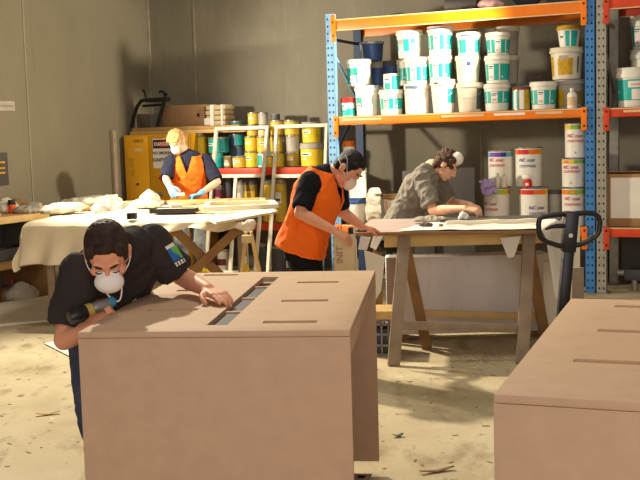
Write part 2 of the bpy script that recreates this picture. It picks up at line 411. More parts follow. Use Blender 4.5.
vessel('B4', 'pail', 'plain white pail whose lid has a grey-teal sticker, bottom pail row', (404,430), (84,116), S0, .18, G1, bands=[(-40,24,.84,.93,'bluegrey_tin',8), (-44,-40,.84,.93,'label_white',8)], taper=.92)
vessel('B5', 'pail', 'white tapered pail with wire bail, beneath the teal-banded pail with greyish marks', (430,457), (80,115), S0, .18, G1, handle=True, taper=.78, bands=[(38,95,.3,.72,'teal'), (-25,-5,.86,.92,'ink',8)])
vessel('B6', 'pail', 'greyish-white unlabelled pail with bail in the bottom row', (456,484), (83,114), S0, .18, G1, body='cream_plastic', lid='cream_plastic', handle=True, taper=.84, bands=[(48,120,.1,.8,'dark_grey_plastic')])
vessel('B7', 'pail', 'white pail with teal band right of the unlabelled bailed one, bottom row', (483,511), (84,113), S0, .18, G1, bands=teal(2, .3, .72))
vessel('T8', 'paint_tin', 'teal, white and gold tin with rusty lid between two banded pails', (512,531), (87,112), S0, .14, G1, body='tin_metal', lid='rust', lidh=.12, taper=1, bands=[(-170,-10,.05,.85,'teal'), (-45,-20,.05,.85,'label_white',1), (0,30,.05,.85,'label_white'), (30,80,.05,.85,'gold_stain')])
vessel('B9', 'pail', 'short white pail with teal band beside the rusty-lidded tin', (529,558), (82,111), S0, .16, G1, bands=teal(0, .18, .7))
vessel('B10', 'pail', 'grey pail with gold smears behind a small white bottle', (555,585), (80,110), S0, .3, G1, body='grey_plastic', lid='grey_plastic', bands=[(-80,-15,.1,.65,'gold_stain'), (30,75,.15,.6,'olive_tin')])
# white bottle in front
def bottle(label, px, py, base, b, body, capm, group=None, kind='bottle', lblm=None):
    xm = (px[0]+px[1])/2; c = Rp(xm, py[0], b); r = abs(Rp(px[1], py[0], b).x-Rp(px[0], py[0], b).x)/2
    z0 = TOPZ[base]+.001 if isinstance(base, str) else base+.001; h = max(c.z-z0, .05)
    t = thing(kind, label, 'bottle', W(c.x, b, z0), BA, group)
    part('body', MB().lathe([(r*.9,0), (r,.005), (r,h*.66), (r*.8,h*.76), (r*.38,h*.82), (r*.38,h*.86)], 20), body, t)
    part('cap', MB().lathe([(r*.46,h*.85), (r*.46,h*.99), (r*.3,h)], 16), capm, t)
    if lblm:
        n = 10; rr = r+.001; mb = MB(); rings = [[V((rr*math.sin(rad(-60+120*i/n)), -rr*math.cos(rad(-60+120*i/n)), z)) for i in range(n+1)] for z in (h*.15, h*.55)]
        mb.add(rings[0]+rings[1], [(i, i+1, i+n+2, i+n+1) for i in range(n)]); part('label_band', mb, lblm, t)
    return t
bottle('small white bottle in front of the gold-smeared grey pail', (567,577), (88,111), S0, .07, 'white_plastic', 'cream_plastic', lblm='sticker')
# second row
vessel('M1', 'pail', 'white pail with teal patch stacked above the red-lidded tin', (346,372), (60,89), 'B2', .24, G2, bands=[(-70,15,.1,.68,'teal'), (-28,8,.12,.4,'label_white',1)], handle=True)
vessel('M2', 'pail', 'navy pail half hidden behind the teal-patched one, second row', (368,387), (62,87), 'B2', .52, G2, body='grey_plastic', lid='grey_plastic', bands=[(-20,60,.05,.75,'navy_plastic')])
vessel('Ms', 'paint_tin', 'small white and teal tin standing on the short banded pail', (383.5,399.5), (74,90), 'B3', .14, G2, body='teal', lid='cream_plastic', lidh=.12, taper=1, bands=[(-70,20,.05,.86,'label_white'), (-40,10,.05,.42,'teal',1), (-40,4,.6,.66,'ink',2)])
vessel('M3', 'pail', 'dark blue pail behind the small white and teal tin', (383,399), (61,90), 'B3', .5, G2, body='navy_plastic', lid='dark_grey_plastic')
vessel('M4b', 'pail', 'white pail with teal stripes tucked behind the second-row pail above the stickered lid', (396,414), (60,84), 'B4', .52, G2, bands=teal(-40, .2, .66))
vessel('M4', 'pail', 'white pail with wide teal label on the grey-teal stickered lid', (404,430), (58,84), 'B4', .16, G2, bands=teal(0, .1, .64))
vessel('M5', 'pail', 'white pail with teal band, second row, left of the plain bailed pails', (427,453), (56,81), 'B5', .2, G2, bands=teal(-6, .1, .68))
vessel('M6', 'pail', 'cream unlabelled pail with bail in the second row', (455,481), (56,83), 'B6', .2, G2, body='cream_plastic', lid='cream_plastic', handle=True, bands=[(10,28,.62,.76,'ink_blue')])
vessel('M7', 'pail', 'white pail with teal label, second row, beside the cream bailed one', (484,511), (56,84), 'B7', .17, G2, bands=teal(-18, .12, .7))
vessel('M7b', 'pail', 'grey pail behind the right end of the teal second row', (497,520), (56,84), 'B7', .5, G2, body='grey_plastic', lid='cream_plastic')
vessel('M10', 'pail', 'white pail with yellow patches standing on the grey gold-smeared pail', (549,584), (48,80), 'B10', .26, G2, body='cream_plastic', lid='cream_plastic', bands=[(-70,-45,.12,.72,'gold_stain'), (-24,36,.14,.66,'gold_stain'), (-18,16,.62,.74,'grey_plastic',1), (55,62,.2,.7,'ink',1)])
# third row
vessel('T1', 'pail', 'navy pail with white and teal label, topmost at the left of the shelf', (360,384), (42,61), 'M2', .4, G3, body='navy_plastic', lid='grey_plastic', lidh=.1, bands=[(-85,-50,.05,.85,'label_white'), (-66,-52,.1,.6,'teal',1), (-46,-36,.05,.85,'label_white')])
vessel('T3', 'pail', 'white pail with teal square, topmost left of the highest pail', (396,423), (31,60), 'M4', .2, G3, taper=.84, bands=[(-75,-45,.28,.68,'teal'), (-40,-14,.5,.66,'ink_pink'), (-12,18,.24,.68,'teal'), (24,50,.5,.7,'teal'), (18,23,.05,.7,'label_white'), (-62,-46,.58,.62,'ink',1)])
vessel('T4', 'pail', 'highest white pail with full teal band, beneath the orange upper beam', (427,454), (27,57), 'M5', .2, G3, bands=teal(-2, .2, .7)+[(-60,40,.9,.94,'navy_plastic',8)])
vessel('T5', 'pail', 'white pail with teal and white blocks, topmost above the cream bailed pail', (456,482), (33,57), 'M6', .2, G3, bands=[(-80,-50,.1,.68,'teal'), (-40,2,.1,.68,'teal'), (10,45,.1,.66,'label_white'), (20,42,.5,.54,'ink',1), (-20,40,.84,.89,'navy_plastic',8), (45,80,.1,.66,'teal')])
vessel('T6', 'pail', 'white pail with teal label, topmost of the stack in front of the grey pails', (485,511), (33,57), 'M7', .17, G3, bands=teal(14, .1, .68))
vessel('T7', 'pail', 'tall grey pail, topmost behind the teal-labelled stack', (494,520), (27,57), 'M7b', .5, G3, body='grey_plastic', lid='cream_plastic', handle=True)
vessel('T10', 'pail', 'small white and teal pail with gold-stained rim, topmost beside the blue post', (556,582), (26,49), 'M10', .26, G3, lid='gold_stain', lidh=.2, taper=.76, bands=[(-10,60,.05,.75,'teal'), (-60,-20,.05,.7,'label_white'), (-44,-22,.45,.52,'ink',1), (14,22,.05,.75,'label_white',1)])
# paint tray with wire handle on the bottom row
p = Rp(527, 84, .3)
t = thing('paint_tray', 'grey paint tray lying behind the rusty-lidded tin with a wire handle raised', 'tray', W(p.x, .45, ZM+.002), BA)
part('body', MB().mm((-.13,-.1,0), (.13,.1,.26), bev=.02), 'bluegrey_tin', t)
part('handle', MB().tube([(-.1,-.08,.262), (.0,-.1,.275), (.06,-.12,.325), (.15,-.14,.335)], .004, 6), 'steel', t)
# things lying on top of the upper deck
p = Rp(492, 2, .3)
def roll(label, px, py, b, r, ln, m_, yaw=0, kind='roll', z=ZU):
    p = Rp(px, py, b); mb = MB(); n = 20
    prof = [(r*.35,-ln/2), (r,-ln/2), (r,ln/2), (r*.35,ln/2), (r*.35,-ln/2)]
    mb.lathe(prof, 24).xf(M.Rotation(PI/2, 4, 'Y')); mb.xf(M.Translation((0,0,r)))
    return solo(kind, label, 'roll', mb, m_, W(p.x, b, z+.001), BA+yaw)
roll('dark roll of film lying on the top deck left of the pale cloth', 462, 4, .25, .075, .34, 'dark_panel')
roll('black tyre-like coil standing on the top deck above the grey pails', 527, 0, .22, .16, .1, 'black_plastic', PI/2, 'hose_coil')
roll('dark drum on the top deck near the blue post', 563, 0, .3, .09, .3, 'dark_grey_plastic')
mb = MB().ball((0,0,.05), (.12,.09,.055)); mb.ball((.07,.02,.04), (.09,.07,.045))
t = thing('rag', 'pinkish cloth bundled on the top deck beside the black coil', 'cloth', W(Rp(489,3,.12).x, .14, ZU+.001), BA)
remesh('cloth', mb, 'ink_pink', t, .012, 3, .015)

# ---- cans on the lower shelf
G4 = 'branded white cans on the lower shelf'
def can(key, label, px, py, base, b, bandcols, ink, tph=0, tf=.62, group=G4, tsize=.047, mark=True, body='white_plastic', full=True):
    n = len(bandcols); a0 = -95; st = 190/n
    bands = [(a0+i*st, a0+(i+1)*st, .82, .94, c_) for i, c_ in enumerate(bandcols)]
    if mark: bands += [(tph+3-4, tph+3+4, .12, .19, 'grey_plastic', 1)]
    return vessel(key, 'paint_can', label, px, py, base, b, group, body=body, lid='tin_metal', lidh=.03, taper=.985, bands=bands,
                  text=[('NC coat', tsize, tph, tf+.075, ink), ('COATINGS', tsize*.74, tph+3, tf-.075, ink)] if ink else ())
S1 = ZL
rb = ['ink_cyan','ink_cyan','ink_purple','ink_purple','ink_blue','ink_cyan','ink_cyan']
ro = ['ink_orange','ink_orange','ink_red','ink_red','ink_orange','ink_orange','ink_yellow']
rg = ['ink_cyan','ink_cyan','bluegrey_tin','ink_cyan','ink_green','ink_green','ink_yellow','ink_orange']
ry = ['ink_yellow','ink_yellow','ink_orange','ink_yellow','ink_green','ink_green']
can('C2', 'white can with cyan to yellow stripe under the purple glove', (483,511), (187,222), S1, .2, rg, 'ink_red', -22, .5)
can('C4', 'white can with orange stripe and blue lettering, lower of its pair', (518,549), (187,222), S1, .2, ro, 'ink_blue', 26, .4, mark=False)
can('C1', 'white can with blue and violet stripe and red lettering behind two tiny jars', (487.5,514), (150,188), 'C2', .3, rb, 'ink_red', -10, .66, mark=False)
can('C3', 'white can with red-orange stripe and blue lettering, topmost of its pair', (514.5,543), (147,188), 'C4', .3, ro, 'ink_blue', 4, .6, mark=False)
can('C5', 'white can at the foot of the three-can stack by the blue post', (561,586), (187,222), S1, .16, ['ink_orange','ink_orange','gold_stain','ink_green','ink_green'], 'ink_red', 2, .64, mark=False)
can('C6', 'white can with yellow-green stripe in the middle of the three-can stack', (561,586), (158,187), 'C5', .16, ry+['ink_cyan'], 'ink_red', -6, .62)
can('C7', 'white can with yellow cap, topmost of the three-can stack', (564,588), (123,158), 'C6', .18, ['ink_yellow','ink_yellow','ink_green','ink_green','ink_green'], 'ink_red', 4, .56)
vessel('C8', 'pail', 'grey pail standing right of the orange-striped pair of cans', (546,564), (190,222), S1, .36, None, body='grey_plastic', lid='dark_grey_plastic', lidh=.1)
bottle('tiny cream jar left of its twin in front of the violet-striped can', (495,500.5), (173,188), 'C2', .1, 'cream_plastic', 'sticker', 'tiny jars on the striped can', 'jar')
bottle('tiny cream jar right of its twin in front of the violet-striped can', (501,507), (173,188), 'C2', .1, 'cream_plastic', 'sticker', 'tiny jars on the striped can', 'jar')
# red and white spray head on C4
c = Rp(528, 180, .09)
t = thing('spray_bottle', 'squat red and white bottle with slanted white cap on the orange-striped can', 'bottle', W(c.x, .085, TOPZ['C4']+.001), BA)
part('body', MB().lathe([(.038,0),(.042,.006),(.042,.06),(.03,.085),(.02,.09)], 20), 'ink_red', t)
part('label_band', MB().box((0,-.041,.035), (.03,.006,.025)), 'label_white', t)
part('cap', MB().ball((-.012,0,.105), (.05,.035,.032)), 'label_white', t)
# purple glove draped
c = Rp(487, 187, .0)
t = thing('rubber_glove', 'purple rubber glove draped over the edge of the striped can', 'glove', W(c.x, .02, TOPZ['C2']-.05), BA)
mb = MB().ball((0,0,.05), (.075,.022,.085))
for dx, l in ((-.05,.015), (-.02,.03), (.012,.03), (.04,.01)): mb.cap((dx,0,.1), (dx*1.5,-.01,.1+l), .018, .015)
mb.cap((.06,0,.05), (.09,-.01,.0), .02, .016)
o = remesh('glove', mb, 'glove_purple', t, .007, 3, .006, 20)
pts = [(-.02,-.03,.03), (.0,-.036,.06), (.03,-.034,.05), (.05,-.03,.07), (.08,-.03,.065)]
part('wire', MB().tube([V(p) for p in pts], .004, 6), 'ink_blue', t)

# ---- containers behind the man in the vest
vessel('D2', 'pail', 'white pail at shelf height behind the vest man, lower of the pair', (345,368), (198,226), S1, .2, 'white pails behind the orange vest', lid='navy_plastic', lidh=.2, bands=[(-60,-20,.7,.8,'ink_red')])
vessel('D1', 'pail', 'white pail behind the vest man, upper of the pair', (345,367), (168,199), 'D2', .2, 'white pails behind the orange vest', taper=.94)
vessel('D3', 'pail', 'white pail with red scribbles and a green mark beside the grey-shirted man', (383,404), (194,226), S1, .26, None, lid='brown_rag', bands=[(-40,-36,.3,.8,'ink_red'), (-25,-18,.5,.8,'ink_red'), (-6,2,.4,.75,'ink_pink'), (20,42,.42,.6,'teal')], taper=.8)
# its white rag bag
p = Rp(374, 206, .1)
t = thing('rag_bag', 'bulging white plastic bag of rags beside the scribbled pail', 'bag', W(p.x-.01, .1, ZL+.002), BA)
mb = MB().ball((0,0,.13), (.085,.1,.14)); mb.ball((.005,0,.27), (.075,.09,.12)); mb.ball((.03,.01,.36), (.045,.06,.035)); mb.ball((.05,-.02,.33), (.05,.05,.03))
remesh('bag', mb, 'rag', t, .01, 3, .012, 12)
vessel('D4', 'paint_tin', 'orange and white tin just below the shelf beam beside the pale blue post', (343,355), (141,168), 'D1', .2, None, body='label_white', lid='ink_orange', lidh=.2, taper=1, bands=[(-80,80,.1,.6,'teal')])
# ================================================================ low shelf with tins
SZ = 1.255
lx0, lx1 = Rp(191.5,168,.5).x, Rp(324,168,.5).x
t = thing('tin_shelf', 'low shelving unit with orange-red beams loaded with yellow and teal tins', 'shelf', BO, BA)
for x in (lx0+.03, lx1-.03):
    for y in (.5, 1.1): part('post', MB().mm((x-.025, y-.02, 0), (x+.025, y+.02, SZ+.02)), 'dark_blue_steel', t)
for z in (SZ, .61):
    for y in (.485, 1.085): part('beam', MB().mm((lx0, y, z-.085), (lx1, y+.03, z), bev=.004), 'red_beam', t)
    part('shelf_deck', MB().mm((lx0+.005, .515, z-.025), (lx1-.005, 1.085, z-.005)), 'grey_wood', t)
GL = 'tins on the low orange shelf'; GM = 'tins on the second tier of the low shelf'
def ymark(f0=.45, f1=.62, rot=0): return [(rot-34, rot+28, f0, f1, 'label_white'), (rot-26, rot+20, f0+.07, f0+.12, 'ink', 1)]
def tin(key, label, px, py, base, b, body, rot=0, kind='paint_tin', lid='tin_metal', mk=True, group=GL, extra=(), **k):
    return vessel(key, kind, label, px, py, base, b, group, body=body, lid=lid, lidh=k.pop('lidh', .1), taper=k.pop('taper', .985), bands=(ymark(rot=rot) if mk else [])+list(extra), **k)
tin('L1', 'teal tin at the bottom left of the low shelf under a wider teal tin', (211.5,223.5), (153,168), SZ, .64, 'teal', -20)
tin('L2', 'wide teal tin with white label, upper, just right of the blond man', (209,229), (137,153), 'L1', .68, 'teal', -30, extra=[(30,80,.1,.85,'dark_teal')])
tin('L3', 'small cream and gold tin in front of the blue-grey tin', (224,232.5), (156,168), SZ, .6, 'olive_tin', extra=[(-40,40,.2,.4,'label_white')])
tin('L4', 'short gold tin with pale label beside the small cream one', (233,247), (156,168), SZ, .6, 'yellow_tin', extra=[(-50,-20,.2,.8,'label_white')])
tin('L5a', 'blue-grey drum low behind the small gold tins', (230,245), (146,168), SZ, .9, 'bluegrey_tin', mk=False)
tin('L5', 'blue-grey tin with teal right side above the small gold tins', (230,244.5), (134,147), 'L5a', .86, 'bluegrey_tin', mk=False, extra=[(20,85,.05,.9,'teal')])
tin('L6', 'dark teal tin topmost over the blue-grey one', (230.5,244), (121,134), 'L5', .86, 'dark_teal', mk=False, extra=[(-60,50,.1,.35,'teal')])
tin('L7', 'bright yellow tin at the bottom of the tallest column', (245,258), (151,168), SZ, .66, 'yellow_plastic')
tin('L8', 'yellow tin with black-marked label, second of the tallest column', (245,257), (136,151), 'L7', .66, 'yellow_plastic')
tin('L9', 'olive-gold tin third of the tallest column', (247,257.5), (124.5,136), 'L8', .66, 'yellow_tin')
tin('L10', 'gold tin topmost of the tallest column', (248,258.5), (112.5,124.5), 'L9', .66, 'yellow_tin')
tin('L11', 'white and teal tin at the bottom beside the bright yellow one', (258,267), (152,168), SZ, .66, 'label_white', extra=[(-70,20,.1,.8,'teal')], mk=False)
tin('L12', 'pale yellow tin second up beside the frame stile', (257,268), (136,152), 'L11', .66, 'yellow_tin', 20)
tin('L13', 'buff tin third up under the grey-topped tin', (258,267.5), (125,136), 'L12', .66, 'sticker', 0)
tin('L14', 'grey tin topmost beside the topmost gold one', (258.5,268), (112.5,125), 'L13', .66, 'grey_plastic', mk=False)
tin('L15', 'tiny yellow tin at the bottom between the two white frames', (266.5,272.5), (156,168), SZ, .58, 'yellow_plastic')
tin('L16', 'yellow tin with white label, bottom, behind the second frame stile', (272,284.5), (152,168), SZ, .68, 'yellow_plastic', 10)
tin('L17', 'mustard tin, middle, behind the second frame stile', (270.5,283), (135,152), 'L16', .68, 'yellow_tin', 20)
tin('L18', 'mustard tin under a dark lid behind the second frame stile', (270.5,283.5), (120,135), 'L17', .68, 'yellow_tin', 10)
tin('L18b', 'flat dark tin on top of the mustard column', (271,280), (114,120), 'L18', .68, 'dark_grey_plastic', mk=False)
tin('L19', 'olive tin at the bottom left of the big yellow pail', (286,299), (152,168), SZ, .66, 'olive_tin', extra=[(-30,30,.5,.7,'gold_stain')])
tin('L20', 'bare grey tin between olive and mustard tins', (286,299), (135,152), 'L19', .66, 'grey_plastic', mk=False)
tin('L21', 'mustard tin on top of the bare grey one', (284.5,299), (120,135), 'L20', .66, 'yellow_tin', -10)
def ypail(key, label, px, py, base, b): return vessel(key, 'pail', label, px, py, base, b, 'yellow pails at the right of the low shelf', body='yellow_plastic', lid='grey_plastic', lidh=.24, taper=.94,
    bands=[(-60,50,.22,.62,'ink_yellow'), (-40,20,.46,.6,'label_white',1), (-34,6,.5,.55,'ink',2), (-30,-6,.3,.36,'label_white',1)])
ypail('L22', 'big yellow pail with grey lid at the bottom right of the low shelf', (300.5,324), (143,167), SZ, .7)
ypail('L23', 'yellow pail with grey lid stacked on the big yellow pail', (302,321), (122,144), 'L22', .7)
tin('L24', 'yellow drum just behind the blond man\'s shoulder', (193,206.5), (133,168), SZ, .74, 'yellow_plastic', mk=False)
# second tier
M0 = .61
vessel('K1', 'paint_tin', 'dull red tin on the second tier beside the blond man\'s elbow', (215.5,224), (186,226), M0, .62, GM, body='maroon_tin', lid='tin_metal', lidh=.1, taper=1, bands=[(-50,30,.55,.7,'ink_pink')])
vessel('K2', 'paint_tin', 'dark maroon tin with purple label on the second tier', (224,233), (178,226), M0, .66, GM, body='dark_grey_plastic', lid='dark_grey_plastic', lidh=.1, taper=1, bands=[(-90,90,.3,.62,'maroon_tin'), (-40,20,.5,.54,'ink_pink',1)])
vessel('K3', 'paint_tin', 'grey tin with pale stripes on the second tier', (236.5,245), (180,226), M0, .62, GM, body='grey_plastic', lid='tin_metal', lidh=.1, taper=1, bands=[(-30,30,.3,.7,'cream_plastic')])
vessel('K4', 'paint_tin', 'olive tin with dark top on the second tier', (245,258), (179,226), M0, .66, GM, body='olive_tin', lid='dark_grey_plastic', lidh=.12, taper=1, bands=[(-60,60,.45,.72,'yellow_tin'), (-15,15,.68,.72,'label_white',1)])
vessel('K5', 'paint_tin', 'yellow tin on the second tier between the frames', (263,274), (180,226), M0, .64, GM, body='yellow_plastic', lid='tin_metal', lidh=.1, taper=1, bands=[(-40,30,.45,.6,'label_white'), (-30,20,.5,.55,'ink',1)])
vessel('K6', 'paint_tin', 'yellow and olive tin on the second tier right of the second frame stile', (275,287), (179,226), M0, .66, GM, body='yellow_tin', lid='tin_metal', lidh=.1, taper=1, bands=[(-40,30,.45,.7,'label_white'), (-30,20,.5,.55,'ink',1)])
for i, (a, b_, y0, col) in enumerate([(218,229,250,'cream_plastic'), (258,270,244,'dark_grey_plastic'), (272,286,246,'dark_grey_plastic')]):
    vessel('F%d' % i, 'paint_tin', ['cream tin on the floor under the low shelf behind the cross brace', 'dark tin on the floor under the low shelf between the frame stiles', 'dark tin on the floor under the low shelf beside the vest man'][i],
           (a, b_), (y0, 290), 0, .7, 'tins on the floor under the low shelf', body=col, lid='grey_plastic', lidh=.06, taper=1, bands=[(-60,60,.3,.6,'maroon_tin')] if i == 0 else ())

# ================================================================ white timber frames leaning on the low shelf
def tilt(px, py): return Rp(px, py, .473-.2*SZ-.025, .2)
def frame(label, tl, tr, bl, br, mull=None, tz=176):
    t = thing('door_frame', label, 'frame', BO, BA, 'white timber frames leaning on the low shelf')
    TL, TR = tilt(*tl), tilt(*tr); zt = (TL.z+TR.z)/2
    def P(x, z): return V((x, .473-.025+.2*(z-SZ), z))
    BL, BR_ = tilt(*bl), tilt(*br)
    f = lambda T, B, z: T.x + (B.x-T.x)*(T.z-z)/(T.z-B.z)
    n = (0, -1, .2)
    for T, B in ((TL, BL), (TR, BR_)): part('stile', MB().bar(P(f(T,B,.012), .012), P(f(T,B,zt), zt), .035, .034, n), 'white_timber', t)
    zm = tilt((tl[0]+tr[0])/2, tz).z
    for z in (zt-.02, zm, .06): part('rail', MB().bar(P(f(TL,BL,z)+.02, z), P(f(TR,BR_,z)-.02, z), .04, .032, n), 'white_timber', t)
    if mull:
        a, b_ = tilt(*mull[0]), tilt(*mull[1]); g = lambda z: a.x+(b_.x-a.x)*(a.z-z)/(a.z-b_.z)
        part('mullion', MB().bar(P(g(.08), .08), P(g(zm-.02), zm-.02), .04, .03, n), 'white_timber', t)
    return t
frame('white timber frame with centre mullion leaning on tins behind the cloth table', (216.5,127), (267.5,126), (207,250), (256,262), ((236,178), (230.5,265)))
frame('white timber frame without mullion half hidden by the vest man', (277,125.5), (327,123), (268.5,262), (322,262))

# ================================================================ yellow cabinet
cx0, cx1 = -2.935, Rp(189.5,160,.45).x; cb = .45; ch = 1.675
t = thing('safety_cabinet', 'yellow flammable-goods cabinet with danger sign behind the blond man', 'cabinet', BO, BA)
part('body', MB().mm((cx0, cb+.02, 0.05), (cx1, 1.08, ch), bev=.006), 'cabinet_yellow', t)
xm = Rp(149, 160, cb).x
for a, b_, nm in ((cx0+.012, xm-.004, 'left'), (xm+.004, cx1-.012, 'right')):
    d = part('door', MB().mm((a, cb, .1), (b_, cb+.019, ch-.02), bev=.005), 'cabinet_yellow', t)
    if nm == 'right':
        h = Rp(156, 194, cb); part('handle', MB().mm((h.x-.07, cb-.03, h.z-.025), (h.x+.1, cb-.001, h.z+.02), bev=.006), 'steel', d)
        def plate(name, p0, p1, m_, off): 
            a_, b2 = Rp(*p0, cb), Rp(*p1, cb); return part(name, MB().mm((a_.x, cb-off, b2.z), (b2.x, cb-off+.0035, a_.z)), m_, d)
        plate('sign', (152.5,139), (174,168), 'label_white', .004); plate('sign_header', (153,140), (173.5,148), 'black_sign', .006)
        q = Rp(163, 144, cb); part('sign_oval', MB().lathe([(.001,-.001),(.1,-.001),(.1,.001),(.001,.001)], 32).xf(M.Translation((q.x, cb-.0075, q.z)) @ M.Rotation(PI/2, 4, 'X') @ M.Diagonal((1,.38,1,1))), 'red_sign', d)
        def txt(s_, px, py, size, m_, off): 
            q = Rp(px, py, cb); tm = text_mb(s_, size, 0, size*.03); tm.xf(M.Translation((q.x, cb-off, q.z)) @ M.Rotation(PI/2, 4, 'X')); part('lettering', tm, m_, d)
        txt('DANGER', 163, 144.1, .06, 'label_white', .011); txt('NO SMOKING', 163.2, 153, .046, 'ink', .006); txt('IGNITION', 162.2, 160, .058, 'ink', .006)
        q = Rp(166, 178, cb); part('hazard_diamond', MB().box((q.x, cb-.003, q.z), (.15, .004, .15), M.Rotation(PI/4, 3, 'Y')), 'red_sign', d)
    else:
        q = Rp(138, 141, cb); part('label_plate', MB().mm((q.x-.08, cb-.003, q.z-.02), (q.x+.08, cb, q.z+.025)), 'gold_stain', d)
        tm = text_mb('NOTICE', .03); tm.xf(M.Translation((q.x, cb-.0045, q.z)) @ M.Rotation(PI/2, 4, 'X')); part('lettering', tm, 'ink', d)
        q = Rp(139, 150, cb); part('sticker', MB().mm((q.x-.06, cb-.003, q.z-.02), (q.x+.05, cb, q.z+.02)), 'sticker', d)
        q = Rp(132, 167, cb); part('worn_sticker', MB().mm((q.x-.05, cb-.003, q.z-.11), (q.x+.05, cb, q.z+.11)), 'gold_stain', d)
        q = Rp(138, 184, cb); part('lock', MB().cyl((q.x, cb-.012, q.z), (q.x, cb, q.z), .014), 'black_metal', d)
# timber boards on top
solo('timber_board', 'lower of two timber boards lying on the yellow cabinet', 'board', MB().box((0,0,.022), (1.62,.58,.044), bev=.003), 'raw_wood', W((cx0-.0+ -1.31)/2, .89, ch), BA, 'boards on the cabinet')
solo('timber_board', 'upper timber board on the yellow cabinet, under the brown carton', 'board', MB().box((0,0,.02), (1.5,.57,.04), bev=.003), 'wood', W((cx0+.04+ -1.40)/2, .89, ch+.046), BA, 'boards on the cabinet')
TZ = ch+.087
# grey post between wall and cabinet
solo('timber_stud', 'pale timber stud upright beside the yellow cabinet', 'stud', MB().box((0,0,.87), (.05,.07,1.74), bev=.003), 'grey_wood', W(-2.972, .3, 0), BA)
# brown carton
a, b_ = Rp(163,128,.75), Rp(204,104.5,.75)
t = thing('cardboard_box', 'flat-sided brown carton on the boards beside the taped bundle', 'box', W((a.x+b_.x)/2, .92, TZ), BA)
w_ = b_.x-a.x; h_ = b_.z-TZ
part('body', MB().box((0,0,h_/2), (w_,.34,h_), bev=.004), 'dim_cardboard', t)
part('flap', MB().box((0,-.085,h_+.003), (w_,.168,.005)).box((0,.085,h_+.003), (w_,.168,.005)), 'dim_cardboard', t)
part('hand_hole', MB().box((w_*.36,-.171,h_*.52), (.03,.006,.045)), 'dark_gap', t)
# taped bundle of tins/cartons
a, b_ = Rp(205.5,127,.7), Rp(224.5,104.5,.7)
t = thing('taped_bundle', 'bundle of cream cartons bound with pale tape at the end of the boards', 'bundle', W((a.x+b_.x)/2, .83, TZ), BA)
w_ = b_.x-a.x; h_ = b_.z-TZ
for k in range(4): part('carton', MB().box((.005*((k%2)*2-1),0,h_*(k+.5)/4), (w_*.98,.24,h_/4-.006), bev=.012), 'carton_tape', t)
part('tape', MB().box((-w_*.16,-.004,h_/2), (.045,.252,h_+.006)), 'label_white', t); part('tape', MB().box((w_*.34,-.004,h_/2), (.02,.252,h_+.004)), 'label_white', t)
part('tag', MB().box((-w_*.4,-.124,h_*.2), (.09,.004,.08)), 'paper', t)
# black frame
def bp(x, y, b=.66): return Rp(x, y, b)
t = thing('chair_frame', 'black tubular chair frame standing on the boards by the wall corner', 'chair', BO, BA)
for b in (.635, .69):
    q = [bp(131.5,128,b), bp(133.5,118,b), bp(137,107,b), bp(141,101,b), bp(147,99.5,b)]; q[0].z = TZ+.012
    part('leg', MB().tube(q, .022, 10), 'black_metal', t)
    q = [bp(157.5,128,b), bp(160,116,b), bp(163.5,104,b), bp(166,98,b)]; q[0].z = TZ+.012
    part('leg', MB().tube(q, .024, 10), 'black_metal', t)
a, b_ = bp(146,102.5,.65), bp(168.5,97,.65)
part('seat', MB().mm((a.x, .615, a.z), (b_.x, .705, b_.z), bev=.015), 'black_plastic', t)
part('cross_bar', MB().tube([bp(143,106,.66), bp(164,104.5,.66)], .016, 10), 'black_metal', t)
for x in (146, 165): part('knob', MB().tube([bp(x,97.5,.66), bp(x-1.5,92,.66), bp(x-2.5,90,.66)], [.014,.014,.022], 10), 'black_metal', t)
part('armrest', MB().tube([bp(159,92,.66), bp(163,91.5,.66), bp(167,95,.66)], .014, 10), 'black_metal', t)

# ================================================================ left wall: bench and signs
q = RX(3, 167, -3.0)
t = thing('notice_board', 'dark notice panel with faint pale print on the left wall above the bench', 'sign', W(-2.995, q.y-.24, q.z), BA)
part('panel', MB().mm((-.002,-.3,-.19), (.012,.3,.15), bev=.003), 'dark_panel', t)
for k, (z, l) in enumerate(((.05,.09), (-.01,.14), (-.06,.1))): part('print_line', MB().mm((.012,.3-.06-l,z-.008), (.0145,.3-.05,z+.008)), 'gold_stain', t)
q = RX(8, 106, -3.0)
t = thing('wall_sticker', 'faint grey sticker strip on the left wall at the picture\'s edge', 'sticker', W(-2.998, q.y-.1, q.z), BA)
part('backing', MB().mm((0,-.2,-.05), (.003,.2,.05)), 'grey_plastic', t); part('print_line', MB().mm((.003,-.18,-.012), (.005,.18,.012)), 'grey_wood', t)
bx0, bx1 = -2.99, -2.43; by1 = -1.72; by0 = -4.6; BZ = .905
t = thing('wall_bench', 'long timber workbench with lower shelf along the left wall', 'workbench', BO, BA)
part('top', MB().mm((bx0, by0, BZ-.07), (bx1, by1+.06, BZ), bev=.004), 'wood', t)
part('front_edge', MB().mm((bx1-.004, by0, BZ-.07), (bx1+.014, by1+.06, BZ-.003), bev=.003), 'raw_wood', t)
part('lower_shelf', MB().mm((bx0, by0, .385), (bx1, by1-.03, .44), bev=.004), 'wood', t)
part('end_panel', MB().mm((bx0, by1-.03, 0), (bx1, by1, .385)), 'brown_wood', t); part('end_shade_board', MB().mm((bx0, by1-.03, .44), (bx1, by1, BZ-.07)), 'dark_panel', t)  # dark upper board stands in for the shade under the bench top
part('end_panel', MB().mm((bx0, by0, 0), (bx1, by0+.03, BZ-.07)), 'brown_wood', t)
part('back_panel', MB().mm((bx0, by0+.03, .44), (bx0+.012, by1-.03, BZ-.07)), 'dark_panel', t)
def onbench(px, py, z): o = onz(px, py, z); l = BI @ o; l.x = min(max(l.x, bx0+.08), bx1-.06); l.y = min(l.y, by1-.1); return W(l.x, l.y, z)
